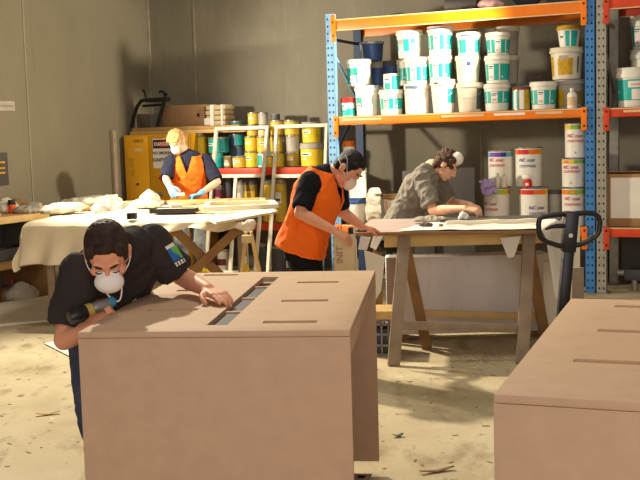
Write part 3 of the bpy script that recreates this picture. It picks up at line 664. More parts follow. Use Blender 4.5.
def heap(name, label, cat, loc, balls, m_, vox=.01, cr=.015, cs=12, rz=BA, group=None):
    t = thing(name, label, cat, loc, rz, group); mb = MB()
    for c, r in balls: mb.ball(c, r)
    o = remesh('cloth' if cat == 'rag' else 'bag' if cat == 'bag' else 'body', mb, m_, t, vox, 3, cr, cs)
    zmin = min(v.co.z for v in o.data.vertices)
    for v in o.data.vertices: v.co.z = max(v.co.z, 0) if zmin < 0 else v.co.z-zmin
    return t
q = onbench(12, 213, BZ)
t = thing('drink_cup', 'orange cup with black lid on the wall bench', 'cup', q)
part('body', MB().lathe([(.028,0),(.033,.004),(.042,.085),(.04,.09)], 24), 'cup_orange', t)
part('lid', MB().lathe([(.044,.088),(.044,.1),(.036,.105),(.034,.135),(.001,.135)], 24), 'black_plastic', t)
heap('rag', 'grey-white crumpled rag nearest the orange cup on the wall bench', 'rag', onbench(27, 213, BZ), [((0,0,.03),(.15,.12,.05)), ((.06,.05,.06),(.1,.08,.05))], 'grey_rag')
heap('rag', 'pale crumpled rag on the bench behind the grey-white one', 'rag', onbench(38, 209, BZ), [((0,0,.05),(.12,.14,.07)), ((-.05,.05,.09),(.07,.08,.06))], 'rag')
heap('rag', 'olive-brown rag heaped at the back of the wall bench', 'rag', onbench(26, 209, BZ)+V((.12,.12,0)), [((0,0,.05),(.09,.1,.09)), ((.06,.03,.08),(.07,.07,.05))], 'brown_rag')
for px, py, r, l, m_ in ((3,218,.035,'cream tape roll at the near end of the wall bench','carton_tape'), (9,217,.03,'small grey tape roll beside the orange cup','grey_plastic')):
    mb = MB().lathe([(r*.6,0),(r,0),(r,.035),(r*.6,.035),(r*.6,0)], 24); t = thing('tape_roll', l, 'tape', onbench(px, py, BZ)); part('roll', mb, m_, t)
heap('rag', 'dark bundle at the far end of the wall bench', 'rag', onbench(45, 208, BZ), [((0,0,.04),(.08,.1,.05))], 'dark_panel')
# on the lower shelf and below
def onshelf(px, py, z): return onbench(px, py, z)
for i, (px, py, d, m_, l) in enumerate(((6,262,(.22,.3,.12),'dark_grey_plastic','dark toolbox on the bench\'s lower shelf'), (22,258,(.16,.22,.1),'grey_plastic','grey flat case on the bench\'s lower shelf'), (33,256,(.14,.2,.08),'dark_panel','black flat case beside the grey one on the lower shelf'))):
    t = thing('tool_case', l, 'case', onshelf(px, py, .44)+V((-.1,.1,0)), BA); part('body', MB().box((0,0,d[2]/2), d, bev=.01), m_, t); part('handle', MB().tube([(.0,-.06,d[2]-.004),(.0,-.05,d[2]+.022),(.0,.05,d[2]+.022),(.0,.06,d[2]-.004)], .006, 8), 'black_plastic', t)
def floorbottle(px, y0, y1, r, m_, capm, lab, lm=None):
    g = onz(px, y1, 0); h = 1.6-(142.5-y0)*0 ; d = g.y; z = at(px, y0, d).z
    l = BI @ g
    t = thing('bottle', lab, 'bottle', W(min(l.x, bx1-.05), l.y, 0), BA, 'bottles on the floor under the wall bench'); h = z
    part('body', MB().lathe([(r*.9,0),(r,.006),(r,h*.62),(r*.75,h*.75),(r*.36,h*.82),(r*.36,h*.87)], 20), m_, t); part('cap', MB().lathe([(r*.45,h*.86),(r*.45,h*.98),(r*.3,h)], 14), capm, t)
    if lm:
        n = 10; rr = r+.0015; mb = MB(); rings = [[V((rr*math.sin(rad(-70+140*i/n)), -rr*math.cos(rad(-70+140*i/n)), z_)) for i in range(n+1)] for z_ in (h*.12, h*.5)]
        mb.add(rings[0]+rings[1], [(i, i+1, i+n+2, i+n+1) for i in range(n)]); part('label_band', mb, lm, t)
floorbottle(13, 279, 302, .05, 'bottle_purple', 'ink_red', 'purple bottle with pale label under the wall bench', 'label_white')
floorbottle(5, 285, 303, .05, 'bottle_amber', 'black_plastic', 'amber bottle left of the purple one under the wall bench')
floorbottle(21, 287, 301, .045, 'bottle_dark', 'black_plastic', 'dark bottle right of the purple one under the wall bench')
heap('plastic_bag', 'crumpled pale bag on the floor at the bench end panel', 'bag', W(-2.6, -1.95, 0), [((0,0,.08),(.18,.2,.1)), ((.05,-.05,.14),(.1,.1,.08))], 'grey_rag', .014)
# pale boards on the floor in front of the bench
a, b_, c_, d_ = onz(-25,327,.02), onz(56,319,.02), onz(57,294,.05), onz(-8,304,.05)
solo('pale_board', 'large cream board lying on the floor in front of the wall bench', 'board', MB().plate([a, b_, c_, d_], .018), 'pale_board')
a, b_, c_, d_ = onz(44,343,.012), onz(72,357,.012), onz(90,352,.012), onz(62,340,.012)
solo('paper_sheet', 'white paper scrap on the floor behind the bending man', 'paper', MB().plate([a, b_, c_, d_], .006), 'paper')
# ================================================================ MDF cabinets
def cabinet(name, label, org, rz, Wd, Dp, H, slots, long_slot=None, foot=True):
    t = thing(name, label, 'cabinet', org, rz)
    inv = (M.Translation(org) @ M.Rotation(rz, 4, 'Z')).inverted()
    loc = lambda px, py: inv @ onz(px, py, H)
    th = .022
    top = part('top', MB().mm((0, .0, H-th), (Wd, Dp, H), bev=.004), 'mdf', t)
    cut = MB()
    for (p0, p1, dep) in slots:
        a, b = loc(*p0), loc(*p1); y = (a.y+b.y)/2
        cut.mm((a.x, y-dep, H-.011), (b.x, y, H+.02), bev=.003)
    if long_slot:
        q = [loc(*p) for p in long_slot]        # near-left, near-right, far-right, far-left
        x0 = (q[0].x+q[3].x)/2; x1 = (q[1].x+q[2].x)/2; y0 = (q[0].y+q[1].y)/2; y1 = (q[2].y+q[3].y)/2
        cut.mm((x0, y0, H-.1), (x1, y1, H+.05))
    co = link('cutter', cut.mesh('cutter', ['mdf_edge'])); co.parent = t
    bpy.context.view_layer.update()
    bake(top, [('BOOLEAN', dict(operation='DIFFERENCE', object=co, solver='EXACT'))]); bpy.data.objects.remove(co)
    me = top.data; me.polygons.foreach_set('use_smooth', [True]*len(me.polygons)); me.set_sharp_from_angle(angle=rad(25)); me.update()
    part('front_panel', MB().mm((0, .0, .055), (Wd, .02, H-th-.0005), bev=.002), 'mdf', t)
    part('side_rail', MB().mm((Wd-.03, .021, H-.088), (Wd, Dp, H-th-.0005), bev=.002), 'mdf', t)
    part('side_rail', MB().mm((0, .021, H-.088), (.03, Dp, H-th-.0005), bev=.002), 'mdf', t)
    part('side_panel', MB().mm((.006, .034, .062), (.03, Dp-.001, H-.095), bev=.002), 'mdf', t)
    part('back_panel', MB().mm((.032, Dp-.022, .062), (Wd-.001, Dp-.0005, H-.089)), 'mdf', t)
    if long_slot:
        ins = part('insert', MB().mm((x0-.03, y0-.03, H-.045), (x1+.03, y1+.02, H-.032)).mm((x0+.012, y0+.02, H-.031), (x1-.004, y0+(y1-y0)*.8, H-.014)), 'grey_insert', t)
        for k in (.27, .54, .8):
            y = y0+(y1-y0)*k; part('divider', MB().mm((x0+.003, y-.012, H-.031), (x1-.001, y+.012, H-.009)), 'mdf_edge', ins)
    for x in (.07, Wd-.07):
        for y in (.09, Dp-.25): 
            f = MB().cyl((x, y, 0), (x, y, .015), .035); f.cyl((x, y, .015), (x, y, .062), .02); f.box((x, y, .058), (.09,.09,.008)); part('foot', f, 'steel', t)
    return t
H1 = .97
cabinet('counter_cabinet', 'raw brown fibreboard cabinet with a long slot that the bending man works on', V((-.82, 3.47, 0)), rad(-6.3), .915, 1.5, H1,
    [((298,281.5),(339,281.2),.05), ((282,300),(329,299),.05), ((264,321),(318,320),.05), ((205,274.5),(239,274),.05), ((178,290),(213,289),.05), ((150,309),(200,308),.05)],
    [(208,325),(230,325),(276.6,277),(262,277)])
cabinet('counter_cabinet', 'raw brown fibreboard cabinet cut off by the lower right corner of the photo', V((.407, 2.48, 0)), rad(-20.5), .92, 1.5, H1,
    [((615,305.5),(668,306),.045), ((598,329),(660,331),.045), ((575,358),(645,362),.045)])

# ================================================================ cloth-covered trestle table
TH = .92
FL, FR, BRc, BL = V((-2.54, 9.12, TH)), V((-.62, 8.52, TH)), V((-.44, 10.75, TH)), V((-2.28, 11.1, TH))
t = thing('trestle_table', 'wide trestle table under a cream drop cloth behind the bending man', 'table')
ins = .05
def quad_pt(s, v, z=0): a = FL.lerp(FR, s); b = BL.lerp(BRc, s); p = a.lerp(b, v); return V((p.x, p.y, TH+z))
part('tabletop', MB().plate([quad_pt(.01,.01), quad_pt(.99,.01), quad_pt(.99,.99), quad_pt(.01,.99)], .03), 'grey_wood', t)
for k, v_ in enumerate((.06, .88)):
    a, b = quad_pt(.62, v_, -.06), quad_pt(.93, v_, -.06)
    for p, q in ((at(170,226,8.72 if k == 0 else 10.3), at(222,278,8.7 if k == 0 else 10.3)), (at(241,226,8.62 if k == 0 else 10.3), at(172,292,8.76 if k == 0 else 10.3))):
        d = (q-p)/(q.z-p.z); off = V((0, .035, 0)) if q.x > p.x else V((0,0,0))
        top_ = p + d*(TH-.04-p.z) + off; bot = p + d*(0-p.z) + off
        part('leg', MB().bar(bot+V((0,0,.004)), top_, .075, .03, (0,-1,0)), 'brown_wood', t)
    for px, D in ((240, 8.66), (150, 8.82)) if k == 0 else ((244, 10.2), (150, 10.4)):
        p = at(px, 230, D); part('leg', MB().bar((p.x, p.y+.06, .001), (p.x, p.y+.06, TH-.032), .055, .05, (0,-1,0)), 'grey_wood', t)
for s in (.06,):
    for v_ in (.1, .9):
        p = quad_pt(s, v_); part('leg', MB().bar((p.x, p.y, .001), (p.x, p.y, TH-.032), .06, .05, (0,-1,0)), 'grey_wood', t)
# drop cloth
def drop(s):
    if s < .45: return .37
    if s < .62: return .37-(s-.45)/.17*.30
    return .065+.02*math.sin(s*30)
mb = MB(); NS, NV = 84, 60; vs = []
for i in range(NS+1):
    s = -.13 + 1.13*i/NS
    for j in range(NV+1):
        v_ = -.2 + 1.2*j/NV
        sc = max(s, 0.0); z = .012
        p = quad_pt(min(max(s, -.012), 1.005), min(max(v_, -.012), 1.0))
        z = .006 + .012*abs(noise.noise(V((s*7, v_*6, 1)))) + .006*noise.noise(V((s*20, v_*16, 4)))
        if v_ < 0:
            f = -v_/.2; z = .008 - f*drop(sc)*(1+.06*noise.noise(V((s*9, 0, 2))))
            p += V((-.1, -.32, 0)).normalized()*(.012 + f*.035*(1+math.sin(s*46+2*f))*(.4+.6*f))
        if s < 0:
            g = -s/.13; z = min(z, .012) - g*(.26 + .05*noise.noise(V((v_*8, 3, 3))))*(1 if v_ >= 0 else .25) ; p += V((-.95, -.1, 0))*(.012 + g*.04*(1.2+math.sin(v_*30)))
        vs.append(V((p.x, p.y, TH+z)))
fs = [(i*(NV+1)+j, (i+1)*(NV+1)+j, (i+1)*(NV+1)+j+1, i*(NV+1)+j+1) for i in range(NS) for j in range(NV)]
mb.add(vs, fs)
t = thing('drop_cloth', 'cream drop cloth hanging over the front of the trestle table', 'cloth')
o = part('cloth', mb, 'cloth', t); bake(o, [('SOLIDIFY', dict(thickness=.004, offset=1)), ('SUBSURF', dict(levels=1))])
o.data.polygons.foreach_set('use_smooth', [True]*len(o.data.polygons)); o.data.update()
CZ = TH+.026
def tab(px, py, z=CZ): return onz(px, py, z)
# things on it
p = tab(112.5, 211); D = p.y
t = thing('paint_tub', 'white plastic tub standing on the drop cloth above the bending man\'s head', 'tub', p)
hh = at(112, 195, D).z-CZ
part('body', MB().lathe([(.036,0),(.04,.004),(.053,hh-.01)], 28), 'white_plastic', t); part('rim', MB().lathe([(.052,hh-.012),(.056,hh-.01),(.056,hh),(.05,hh),(.05,hh-.012)], 28), 'white_plastic', t)
p = tab(132, 219); t = thing('tape_roll', 'black tape roll on the front edge of the drop cloth', 'tape', p)
part('roll', MB().lathe([(.03,0),(.046,0),(.046,.05),(.03,.05),(.03,0)], 32), 'black_plastic', t); part('core', MB().lathe([(.026,.001),(.0295,.001),(.0295,.049),(.026,.049),(.026,.001)], 32), 'dim_cardboard', t)
# black tray
p = tab(175, 212.5); t = thing('paint_tray', 'flat black tray on the drop cloth in front of the blond man', 'tray', p, rad(-6))
mb = MB().mm((-.21,-.11,0), (.21,.11,.006)); 
for a, b in (((-.21,-.11,.006),(.21,-.1,.042)), ((-.21,.1,.006),(.21,.11,.042)), ((-.21,-.1,.006),(-.2,.1,.042)), ((.2,-.1,.006),(.21,.1,.042))): mb.mm(a, b)
part('tray', mb, 'black_plastic', t); part('paper_liner', MB().mm((-.18,-.095,.0065), (.18,.095,.036)), 'grey_rag', t)
t = thing('paint_roller', 'small white roller lying in the flat black tray', 'roller', p+V((.02,-.02,.045)), rad(20))
part('sleeve', MB().cyl((-.06,0,.02), (.05,0,.02), .019, n=20), 'rag', t); part('handle', MB().tube([(.05,0,.02),(.1,0,.02),(.1,-.04,.02),(.2,-.05,.025)], .006, 8), 'steel', t)
heap('rag', 'white cloth heap on the table between tub and black tray', 'rag', tab(147, 207), [((0,0,.03),(.17,.18,.05)), ((.01,.04,.08),(.1,.1,.06)), ((.0,.05,.12),(.05,.05,.05)), ((.1,-.08,.03),(.1,.09,.04))], 'rag', .01, .018, 10)
heap('rag', 'cream rag bunch at the left end of the drop cloth', 'rag', tab(58, 213), [((0,0,.03),(.16,.2,.05)), ((.1,.1,.04),(.14,.12,.05)), ((-.08,.12,.03),(.1,.12,.06))], 'rag', .01, .02, 9)
heap('rag', 'brown stained rag on the left half of the drop cloth', 'rag', tab(76, 212), [((0,0,.03),(.08,.13,.035)), ((.08,.03,.03),(.1,.08,.03))], 'brown_rag', .008, .014, 14)
heap('rag', 'pinkish crumpled rag left of the white tub', 'rag', tab(99, 212), [((0,0,.03),(.07,.08,.045)), ((.04,.05,.03),(.06,.05,.04))], 'ink_pink', .008, .012, 14)
heap('rag', 'grey rag pushed against the white tub\'s right side', 'rag', tab(121, 209), [((0,0,.03),(.05,.07,.04))], 'grey_rag', .008, .012, 14)
heap('rag', 'pale rag ridge along the far left of the drop cloth', 'rag', tab(84, 205), [((0,0,.03),(.3,.12,.045)), ((.2,.12,.03),(.2,.12,.05))], 'rag', .012, .02, 8)
p = tab(98, 202); t = thing('paper_stack', 'white papers stacked at the back of the drop cloth behind the tub', 'paper', p, BA)
for k in range(3): part('sheet', MB().box((.01*k,0,.012+.024*k), (.24,.3,.022), M.Rotation(.1*k, 3, 'Z'), bev=.003), 'paper', t)
# sash frames lying on the table
t = thing('sash_frame', 'raw timber sash frame lying flat on the cloth before the blond man', 'frame')
A, B_, C_, D_ = tab(166, 202.5, CZ+.03), tab(262, 199.5, CZ+.03), tab(267, 206.5, CZ+.03), tab(206, 209.5, CZ+.03)
for a, b in ((A, B_), (B_, C_), (C_, D_), (D_, A)): part('rail', MB().bar(a, b, .05, .04, (0,0,1)), 'raw_wood', t)
m1, m2 = A.lerp(B_, .62), D_.lerp(C_, .35); part('rail', MB().bar(m1+V((0,0,.002)), m2+V((0,0,.002)), .045, .035, (0,0,1)), 'raw_wood', t)
t = thing('sash_frame', 'white-primed timber frame stacked on the right end of the sash frame', 'frame')
A, B_, C_, D_ = tab(208, 203.5, CZ+.075), tab(272, 202, CZ+.075), tab(276, 206, CZ+.075), tab(206, 209, CZ+.075)
for a, b in ((A, B_), (B_, C_), (C_, D_), (D_, A)): part('rail', MB().bar(a, b, .045, .036, (0,0,1)), 'white_timber', t)
a, b_, c_, d_ = tab(216,222,CZ+.018), tab(278,211,CZ+.018), tab(275,208.4,CZ+.018), tab(203,217,CZ+.018)
solo('timber_plank', 'broad white-painted plank lying on the right front corner of the cloth', 'plank', MB().plate([a, b_, c_, d_], .018), 'white_timber')
solo('timber_strip', 'thin raw timber strip at the back of the cloth table between tub and sash frame', 'strip', MB().bar(tab(120,203,CZ+.02), tab(163,201.6,CZ+.02), .045, .035, (0,0,1)), 'raw_wood')
# bunched plastic at the corner
heap('plastic_sheet', 'bunched clear-white plastic hanging at the cloth table\'s right corner', 'bag', at(247, 227, 8.42)+V((0,0,-.04)), [((0,0,.03),(.05,.04,.05)), ((.03,0,.06),(.05,.04,.04)), ((-.05,0,.05),(.06,.03,.03))], 'rag', .008, .01, 16, 0)
# little A-frame trestle with a yellow block
t = thing('folding_trestle', 'slim pale trestle with a square block under the table\'s right corner', 'trestle')
ap = at(247.5, 232, 8.25); g1 = onz(241, 303, 0); 
for sx, sy in ((-.09,-.1), (.12,-.1), (-.09,.12), (.12,.12)): part('leg', MB().bar((ap.x+sx*1.4, 8.3+sy*1.6, .001), (ap.x+sx*.2, 8.3+sy*.2, ap.z-.005), .022, .022, (0,-1,0)), 'raw_wood', t)
q = at(247, 238.5, 8.26); part('block', MB().box((q.x, 8.22, q.z), (.075,.06,.06), bev=.004), 'carton_tape', t)
vessel_z = 0
t = thing('cleaner_bottle', 'tall yellow bottle on the floor under the table corner', 'bottle', V((at(244.5,262,8.55).x, 8.55, 0)), 0)
part('body', MB().lathe([(.04,0),(.045,.01),(.045,.5),(.03,.56),(.018,.58)], 20), 'yellow_plastic', t); part('cap', MB().lathe([(.02,.58),(.02,.63),(.01,.64)], 14), 'label_white', t); part('label_band', MB().lathe([(.0458,.32),(.0465,.325),(.0465,.36),(.0458,.365)], 20), 'grey_plastic', t)
t = thing('yellow_jerrycan', 'yellow jerrycan on the floor beneath the cloth table behind the cross brace', 'jerrycan', V((at(207,250,10.0).x, 10.0, 0)), BA)
part('body', MB().mm((-.1,-.13,0), (.1,.13,.36), bev=.03), 'yellow_plastic', t); part('handle', MB().tube([(0,-.1,.355),(0,-.08,.41),(0,.03,.41),(0,.05,.355)], .013, 8), 'yellow_plastic', t); part('cap', MB().cyl((0,.09,.355), (0,.09,.395), .028), 'black_plastic', t)

# ================================================================ sawhorse table on the right
RH = .912
q = [onz(386,233,RH), onz(546,229.3,RH), V((1.66,8.4,RH)), V((.42,8.55,RH))]
q[0] = V((.245, 7.42, RH)); q[1] = V((1.52, 7.22, RH))
t = thing('sawhorse', 'unpainted timber sawhorse holding up the right-hand work table', 'sawhorse')
rz0, rz1 = V((.58, 7.47, RH-.05)), V((1.53, 7.46, RH-.05))
part('ridge_beam', MB().bar(rz0-V((.12,0,.02)), rz1+V((.08,0,-.02)), .05, .09, (0,0,1)), 'raw_wood', t)
for k, (top_, f_, b_) in enumerate(((V((.60, 7.47, RH-.04)), onz(393.5,366,0), onz(427,349,0)), (V((1.485, 7.46, RH-.04)), onz(522,364,0), onz(546,343,0)))):
    fl = part('leg', MB().bar(f_+V((0,0,.002)), top_+V((0,-.045,0)), .085, .035, (0,-1,0)), 'grey_wood', t)
    bl = part('leg', MB().bar(b_+V((0,0,.002)), top_+V((.0,.045,0)), .075, .035, (0,-1,0)), 'brown_wood', t)
a, b = at(391,325,7.24), at(531,329,7.21); part('rail', MB().bar(a, b, .02, .06, (0,0,1)), 'grey_wood', t)
a, b = at(423,313,7.72), at(540,317,7.80); part('rail', MB().bar(a, b, .022, .05, (0,0,1)), 'raw_wood', t)
t = thing('sawhorse', 'second sawhorse under the back edge of the right-hand work table', 'sawhorse')
part('ridge_beam', MB().bar((.5,8.45,RH-.07), (1.6,8.3,RH-.07), .05, .09, (0,0,1)), 'raw_wood', t)
for x, y in ((.46,8.40), (1.58,8.27)):
    part('leg', MB().bar((x,y-.0,.002), (x,y-.03,RH-.04), .06, .03, (0,-1,0)), 'brown_wood', t); part("leg", MB().bar((x,y+.2,.002), (x,y+.04,RH-.04), .06, .03, (0,-1,0)), 'brown_wood', t)
t = thing('work_table', 'grey work table top on the sawhorse where the grey-shirted man works', 'table')
part('tabletop', MB().plate([v.copy() for v in q], .022), 'lavender_board', t)
part('edge_strip', MB().bar(q[0]+V((0,-.006,-.011)), q[1]+V((0,-.006,-.011)), .012, .024, (0,0,1)), 'brown_wood', t)
def rt(px, py, dz=.002): return onz(px, py, RH+dz)
# white cloth on the table, hanging at its right end
vs = []; NS, NV = 40, 24
a0, a1, a2, a3 = rt(398,231.5), rt(542,230), rt(560,219), rt(430,222.5)
for i in range(NS+1):
    s = i/NS
    for j in range(NV+1):
        v_ = j/NV; e = min(s/.78, 1); p = a0.lerp(a1, e).lerp(a3.lerp(a2, e), v_); z = .008+.008*noise.noise(V((s*9, v_*5, 7)))
        if v_ < .12: z += .0
        if s > .78:
            f = (s-.78)/.22; p += V((.015+.07*f+.03*f*math.sin(v_*9), -.03*f, 0)); z -= f*(.50-.25*v_) ; p += V((.02,.0,0))*math.sin(v_*14)*f
        vs.append(V((p.x, p.y, RH+max(z, .004) if s <= .78 else RH+z)))
mb = MB().add(vs, [(i*(NV+1)+j, (i+1)*(NV+1)+j, (i+1)*(NV+1)+j+1, i*(NV+1)+j+1) for i in range(NS) for j in range(NV)])
t = thing('dust_sheet', 'off-white dust sheet on the right work table, hanging off its end', 'cloth')
o = part('cloth', mb, 'paper', t); bake(o, [('SOLIDIFY', dict(thickness=.004, offset=1)), ('SUBSURF', dict(levels=1))])
o.data.polygons.foreach_set('use_smooth', [True]*len(o.data.polygons))
def rt2(px, py): return onz(px, py, RH+.016)
p0, p1 = rt2(440,219.5), rt2(566,216.0)
solo('dark_board', 'long dark board lying at the back of the right work table', 'board', MB().plate([rt2(440,222), rt2(560,218.5), rt2(560,214.5), rt2(444,217)], .016), 'dark_panel')
mb = MB(); a, b = rt2(446,225.5)+V((0,0,.018)), rt2(540,223)+V((0,0,.018)); mb.tube([a.lerp(b, k/8)+V((0,0,.004*math.sin(k*2))) for k in range(9)], .016, 14)
t = thing('cloth_roll', 'rolled cream cloth lying along the right work table', 'cloth'); part('roll', mb, 'pale_board', t)
heap('plastic_sheet', 'crumpled clear plastic on the table beneath the grey shirt', 'bag', rt2(432,221), [((0,0,.012),(.09,.07,.026)), ((-.08,0,.012),(.06,.07,.02)), ((.07,.02,.01),(.05,.05,.02))], 'grey_rag', .006, .016, 22, 0)
heap('rag', 'dark grey crumpled scrap at the near edge of the right table', 'rag', rt2(425,226.5), [((0,0,.01),(.045,.03,.02)), ((.03,0,.01),(.03,.03,.015))], 'dark_panel', .006, .008, 20, 0)
heap('rag', 'tiny brown scrap beside the dark grey one on the table', 'rag', rt2(441,226.5), [((0,0,.008),(.02,.015,.012))], 'brown_rag', .004, .004, 30, 0)
heap('tissue', 'scrunched white tissue in front of the working hand', 'tissue', rt2(465,219.5), [((0,0,.02),(.03,.03,.03)), ((-.02,0,.035),(.02,.02,.025)), ((-.035,0,.012),(.025,.02,.015))], 'paper', .005, .012, 25, 0)
heap('rag', 'dark rag at the left tip of the right table by the vest man\'s hand', 'rag', V((.30,7.46,RH+.002)), [((0,0,.008),(.045,.03,.018))], 'dark_panel', .005, .006, 25, 0)
# below: grimy white block
a, b = at(387,258,8.02), at(556,256,8.02)
t = thing('white_block', 'big grimy white slab standing on edge behind the sawhorse', 'block')
zb = a.z
mb = MB().mm((a.x, 8.02, .05), (b.x-.05, 8.24, zb), bev=.012); part('slab', mb, 'grimy_white', t)
for x in (a.x+.1, b.x-.2): part('skid', MB().mm((x-.06, 8.04, .001), (x+.06, 8.22, .0495)), 'brown_wood', t)
q = at(392,300,7.95)
solo('lavender_board', 'mauve-grey board upright at the left end of the grimy slab', 'board', MB().mm((at(386,258,7.93).x, 7.93, .001), (at(397,258,7.93).x, 7.95, at(390,258,7.93).z), bev=.002), 'lavender_board')
t = thing('black_bag', 'black rolled bag tucked under the left end of the right table', 'bag'); a = at(386,246,7.85)
mb = MB().ball((a.x, 7.82, a.z+.0), (.09,.07,.06)); mb.ball((a.x+.1, 7.84, a.z-.01), (.07,.07,.05)); remesh('bag', mb, 'black_plastic', t, .01, 3, .012, 14)
part('strap', MB().tube([(a.x-.05, 7.85, a.z+.05), (a.x-.05, 7.85, RH-.03)], .008, 8), 'black_plastic', t)
# pale sheets leaning at the left end
def lean(px, D): return [at(x, y, D+dd) for x, y, dd in px]
solo('paper_sheet', 'large pale cardboard sheet leaning under the left end of the right table', 'sheet', MB().plate(lean([(371,308,0), (381,291,0), (385,257,.05), (364,250,.05)][0:4], 7.25), .006), 'pale_board')
solo('paper_sheet', 'small white paper hanging above the leaning pale sheet', 'sheet', MB().plate(lean([(358,249.5,0), (367,250,0), (371,237,0), (361,236,0)], 7.3), .004), 'paper')
solo('paper_sheet', 'torn white paper strip hanging between the small sheet and the table', 'sheet', MB().plate(lean([(370,247,0), (376,250,0), (383,236,0), (373,236,0)], 7.36), .004), 'paper')
solo('paper_sheet', 'white torn paper hanging under the middle of the sawhorse ridge', 'sheet', MB().plate(lean([(508,258,0), (514,257,0), (521,236,0), (500,238,0)], 7.40), .004), 'paper')
# paper cement bag with dark stencilled letters
a, b, c, d = at(334,275,6.9), at(354,274,6.9), at(357,234,6.9), at(338,235,6.9)
c0 = (a+b)/2; t = thing('paper_sack', 'beige paper sack with stencilled letters between the vest man and the table', 'sack', V((c0.x+.01, 6.9, 0)), rad(-6))
w_ = .075; hz = c.z
mb = MB().loft([[V((math.copysign(abs(math.cos(k*PI/12))**.5, math.cos(k*PI/12))*w_*f, math.copysign(abs(math.sin(k*PI/12))**.6, math.sin(k*PI/12))*.045*g, z)) for k in range(24)] for z, f, g in ((.002,.95,.9), (.05,1.03,1.1), (.4,1,1), (.75,1.0,1), (hz-.04,1.0,.6), (hz,1.0,.12))])
part('sack', mb, 'paper_bag', t)
tm = text_mb('INIT', .062, 0, .001); tm.xf(M.Translation((-.03, -.048, .82)) @ M.Rotation(PI/2, 4, 'X') @ M.Rotation(PI/2, 4, 'Z')); part('lettering', tm, 'grey_wood', t)
part('edge_fold', MB().mm((w_-.004,-.01,.02), (w_+.004,.01,hz-.03)), 'paper', t)
# plank stub and crate
a, b = at(371,313,6.95), at(394,313,6.95)
t = thing('wire_crate', 'grey-mauve plastic crate behind the cabinet by the sawhorse leg', 'crate', V((.445, 7.62, 0)), rad(-8))
cw, cdp, chh = .2, .26, .275; mb = MB()
for z in (.01, .08, .16, .235, chh-.012): 
    for y in (-cdp/2, cdp/2): mb.box((0,y,z), (cw,.012,.018))
    for x in (-cw/2, cw/2): mb.box((x,0,z), (.012,cdp,.018))
for k in range(5):
    x = -cw/2+cw*k/4
    for y in (-cdp/2, cdp/2): mb.box((x,y,chh/2), (.012,.012,chh-.02))
for k in range(1,5):
    y = -cdp/2+cdp*k/5
    for x in (-cw/2, cw/2): mb.box((x,y,chh/2), (.012,.012,chh-.02))
mb.mm((-cw/2,-cdp/2,.0), (cw/2,cdp/2,.006))
part('basket', mb, 'crate_grey', t); part('crate_contents', MB().mm((-cw/2+.02,-cdp/2+.02,.007), (cw/2-.02,cdp/2-.02,.2), bev=.02), 'dark_grey_plastic', t)
z0 = chh+.001
solo('timber_offcut', 'short pale timber offcut lying across the plastic crate', 'offcut', MB().box((0,0,.03), (.22,.3,.06), bev=.004), 'raw_wood', V((.445, 7.6, z0)), rad(-8))
# white board and grey board right of sawhorse
a, b = at(546,345,7.85), at(572,342,7.85)
solo('white_board', 'white board standing between the sawhorse and the pallet jack handle', 'board', MB().mm((a.x, 7.93, .001), (b.x, 7.95, at(560,262,7.9).z), bev=.002), 'white_timber')
a, b = at(572,300,8.6), at(584,300,8.6)
solo('grey_board', 'narrow grey board standing right of the white board by the blue post', 'board', MB().mm((a.x, 8.6, .001), (b.x, 8.63, at(577,268,8.6).z), bev=.002), 'grey_wood')
a, b = at(566,250,8.9), at(583,250,8.9)
solo('white_board', 'pale upright board behind the pallet jack handle above the grey board', 'board', MB().mm((a.x, 9.0, .001), (b.x, 9.02, at(575,226,9.0).z), bev=.002), 'pale_board')
a = at(583,270,9.6); solo('black_post', 'thin dark post standing just left of the blue rack post', 'post', MB().mm((a.x-.012, 9.8, .001), (a.x+.02, 9.84, at(583,232,9.8).z), bev=.002), 'black_metal')
# dark panels leaning on the rack
for (x0, x1, y0, lab, b0) in ((429, 475, 168, 'dark grey sheet standing behind the grey-shirted man\'s head', -.12), (403, 434, 171, 'dark grey sheet standing behind the grey-shirted man\'s back', -.17)):
    A_, B_ = Rp(x0, 200, b0), Rp(x1, 200, b0); zt = Rp(x0, y0, b0).z
    solo('dark_sheet', lab, 'board', MB().mm((A_.x, b0-.008, .001), (B_.x, b0+.008, zt), bev=.002), 'dark_panel', BO, BA)

# ================================================================ pallet jack
J0 = V((.955, 4.33, 0)); top_ = at(571.5, 212, 4.3); TT = V((top_.x, 4.3, top_.z)); bt = V((J0.x, 4.33, .30))
t = thing('pallet_jack', 'black pallet jack with looped handle behind the lower right cabinet', 'pallet jack')
dj = (TT-bt).normalized(); x_ = V((1, 0, 0)); x_ = (x_-dj*x_.dot(dj)).normalized()
part('tiller', MB().bar(bt, TT-dj*.16, .046, .04, (0,-1,0), bev=.008), 'black_metal', t)
part('handle_head', MB().bar(TT-dj*.165, TT+dj*.002, .056, .05, (0,-1,0), bev=.006), 'black_plastic', t)
hs = []
for px, py in ((564,214), (553,215), (543,216.5), (539.5,219), (538.5,224), (539,233), (541,238), (547,242), (558,245.5), (568,246.5)): q = at(px, py, 4.3); hs.append(V((q.x, 4.3, q.z)))
part('handle_loop', MB().tube(hs, .011, 10), 'black_plastic', t)
hs = []
for px, py in ((575,213.5), (588,213), (595,214), (598.5,217), (600,222), (599,231), (596,236), (588,241), (580,244.5), (568,246.5)): q = at(px, py, 4.3); hs.append(V((q.x, 4.3, q.z)))
part('handle_loop', MB().tube(hs, .011, 10), 'black_plastic', t)
hs = []
for px, py in ((565,226), (557,226), (551,227), (545,229.5)): q = at(px, py, 4.285); hs.append(V((q.x, 4.285, q.z)))
part('release_lever', MB().tube(hs, [.01,.01,.008,.004], 8), 'black_plastic', t)
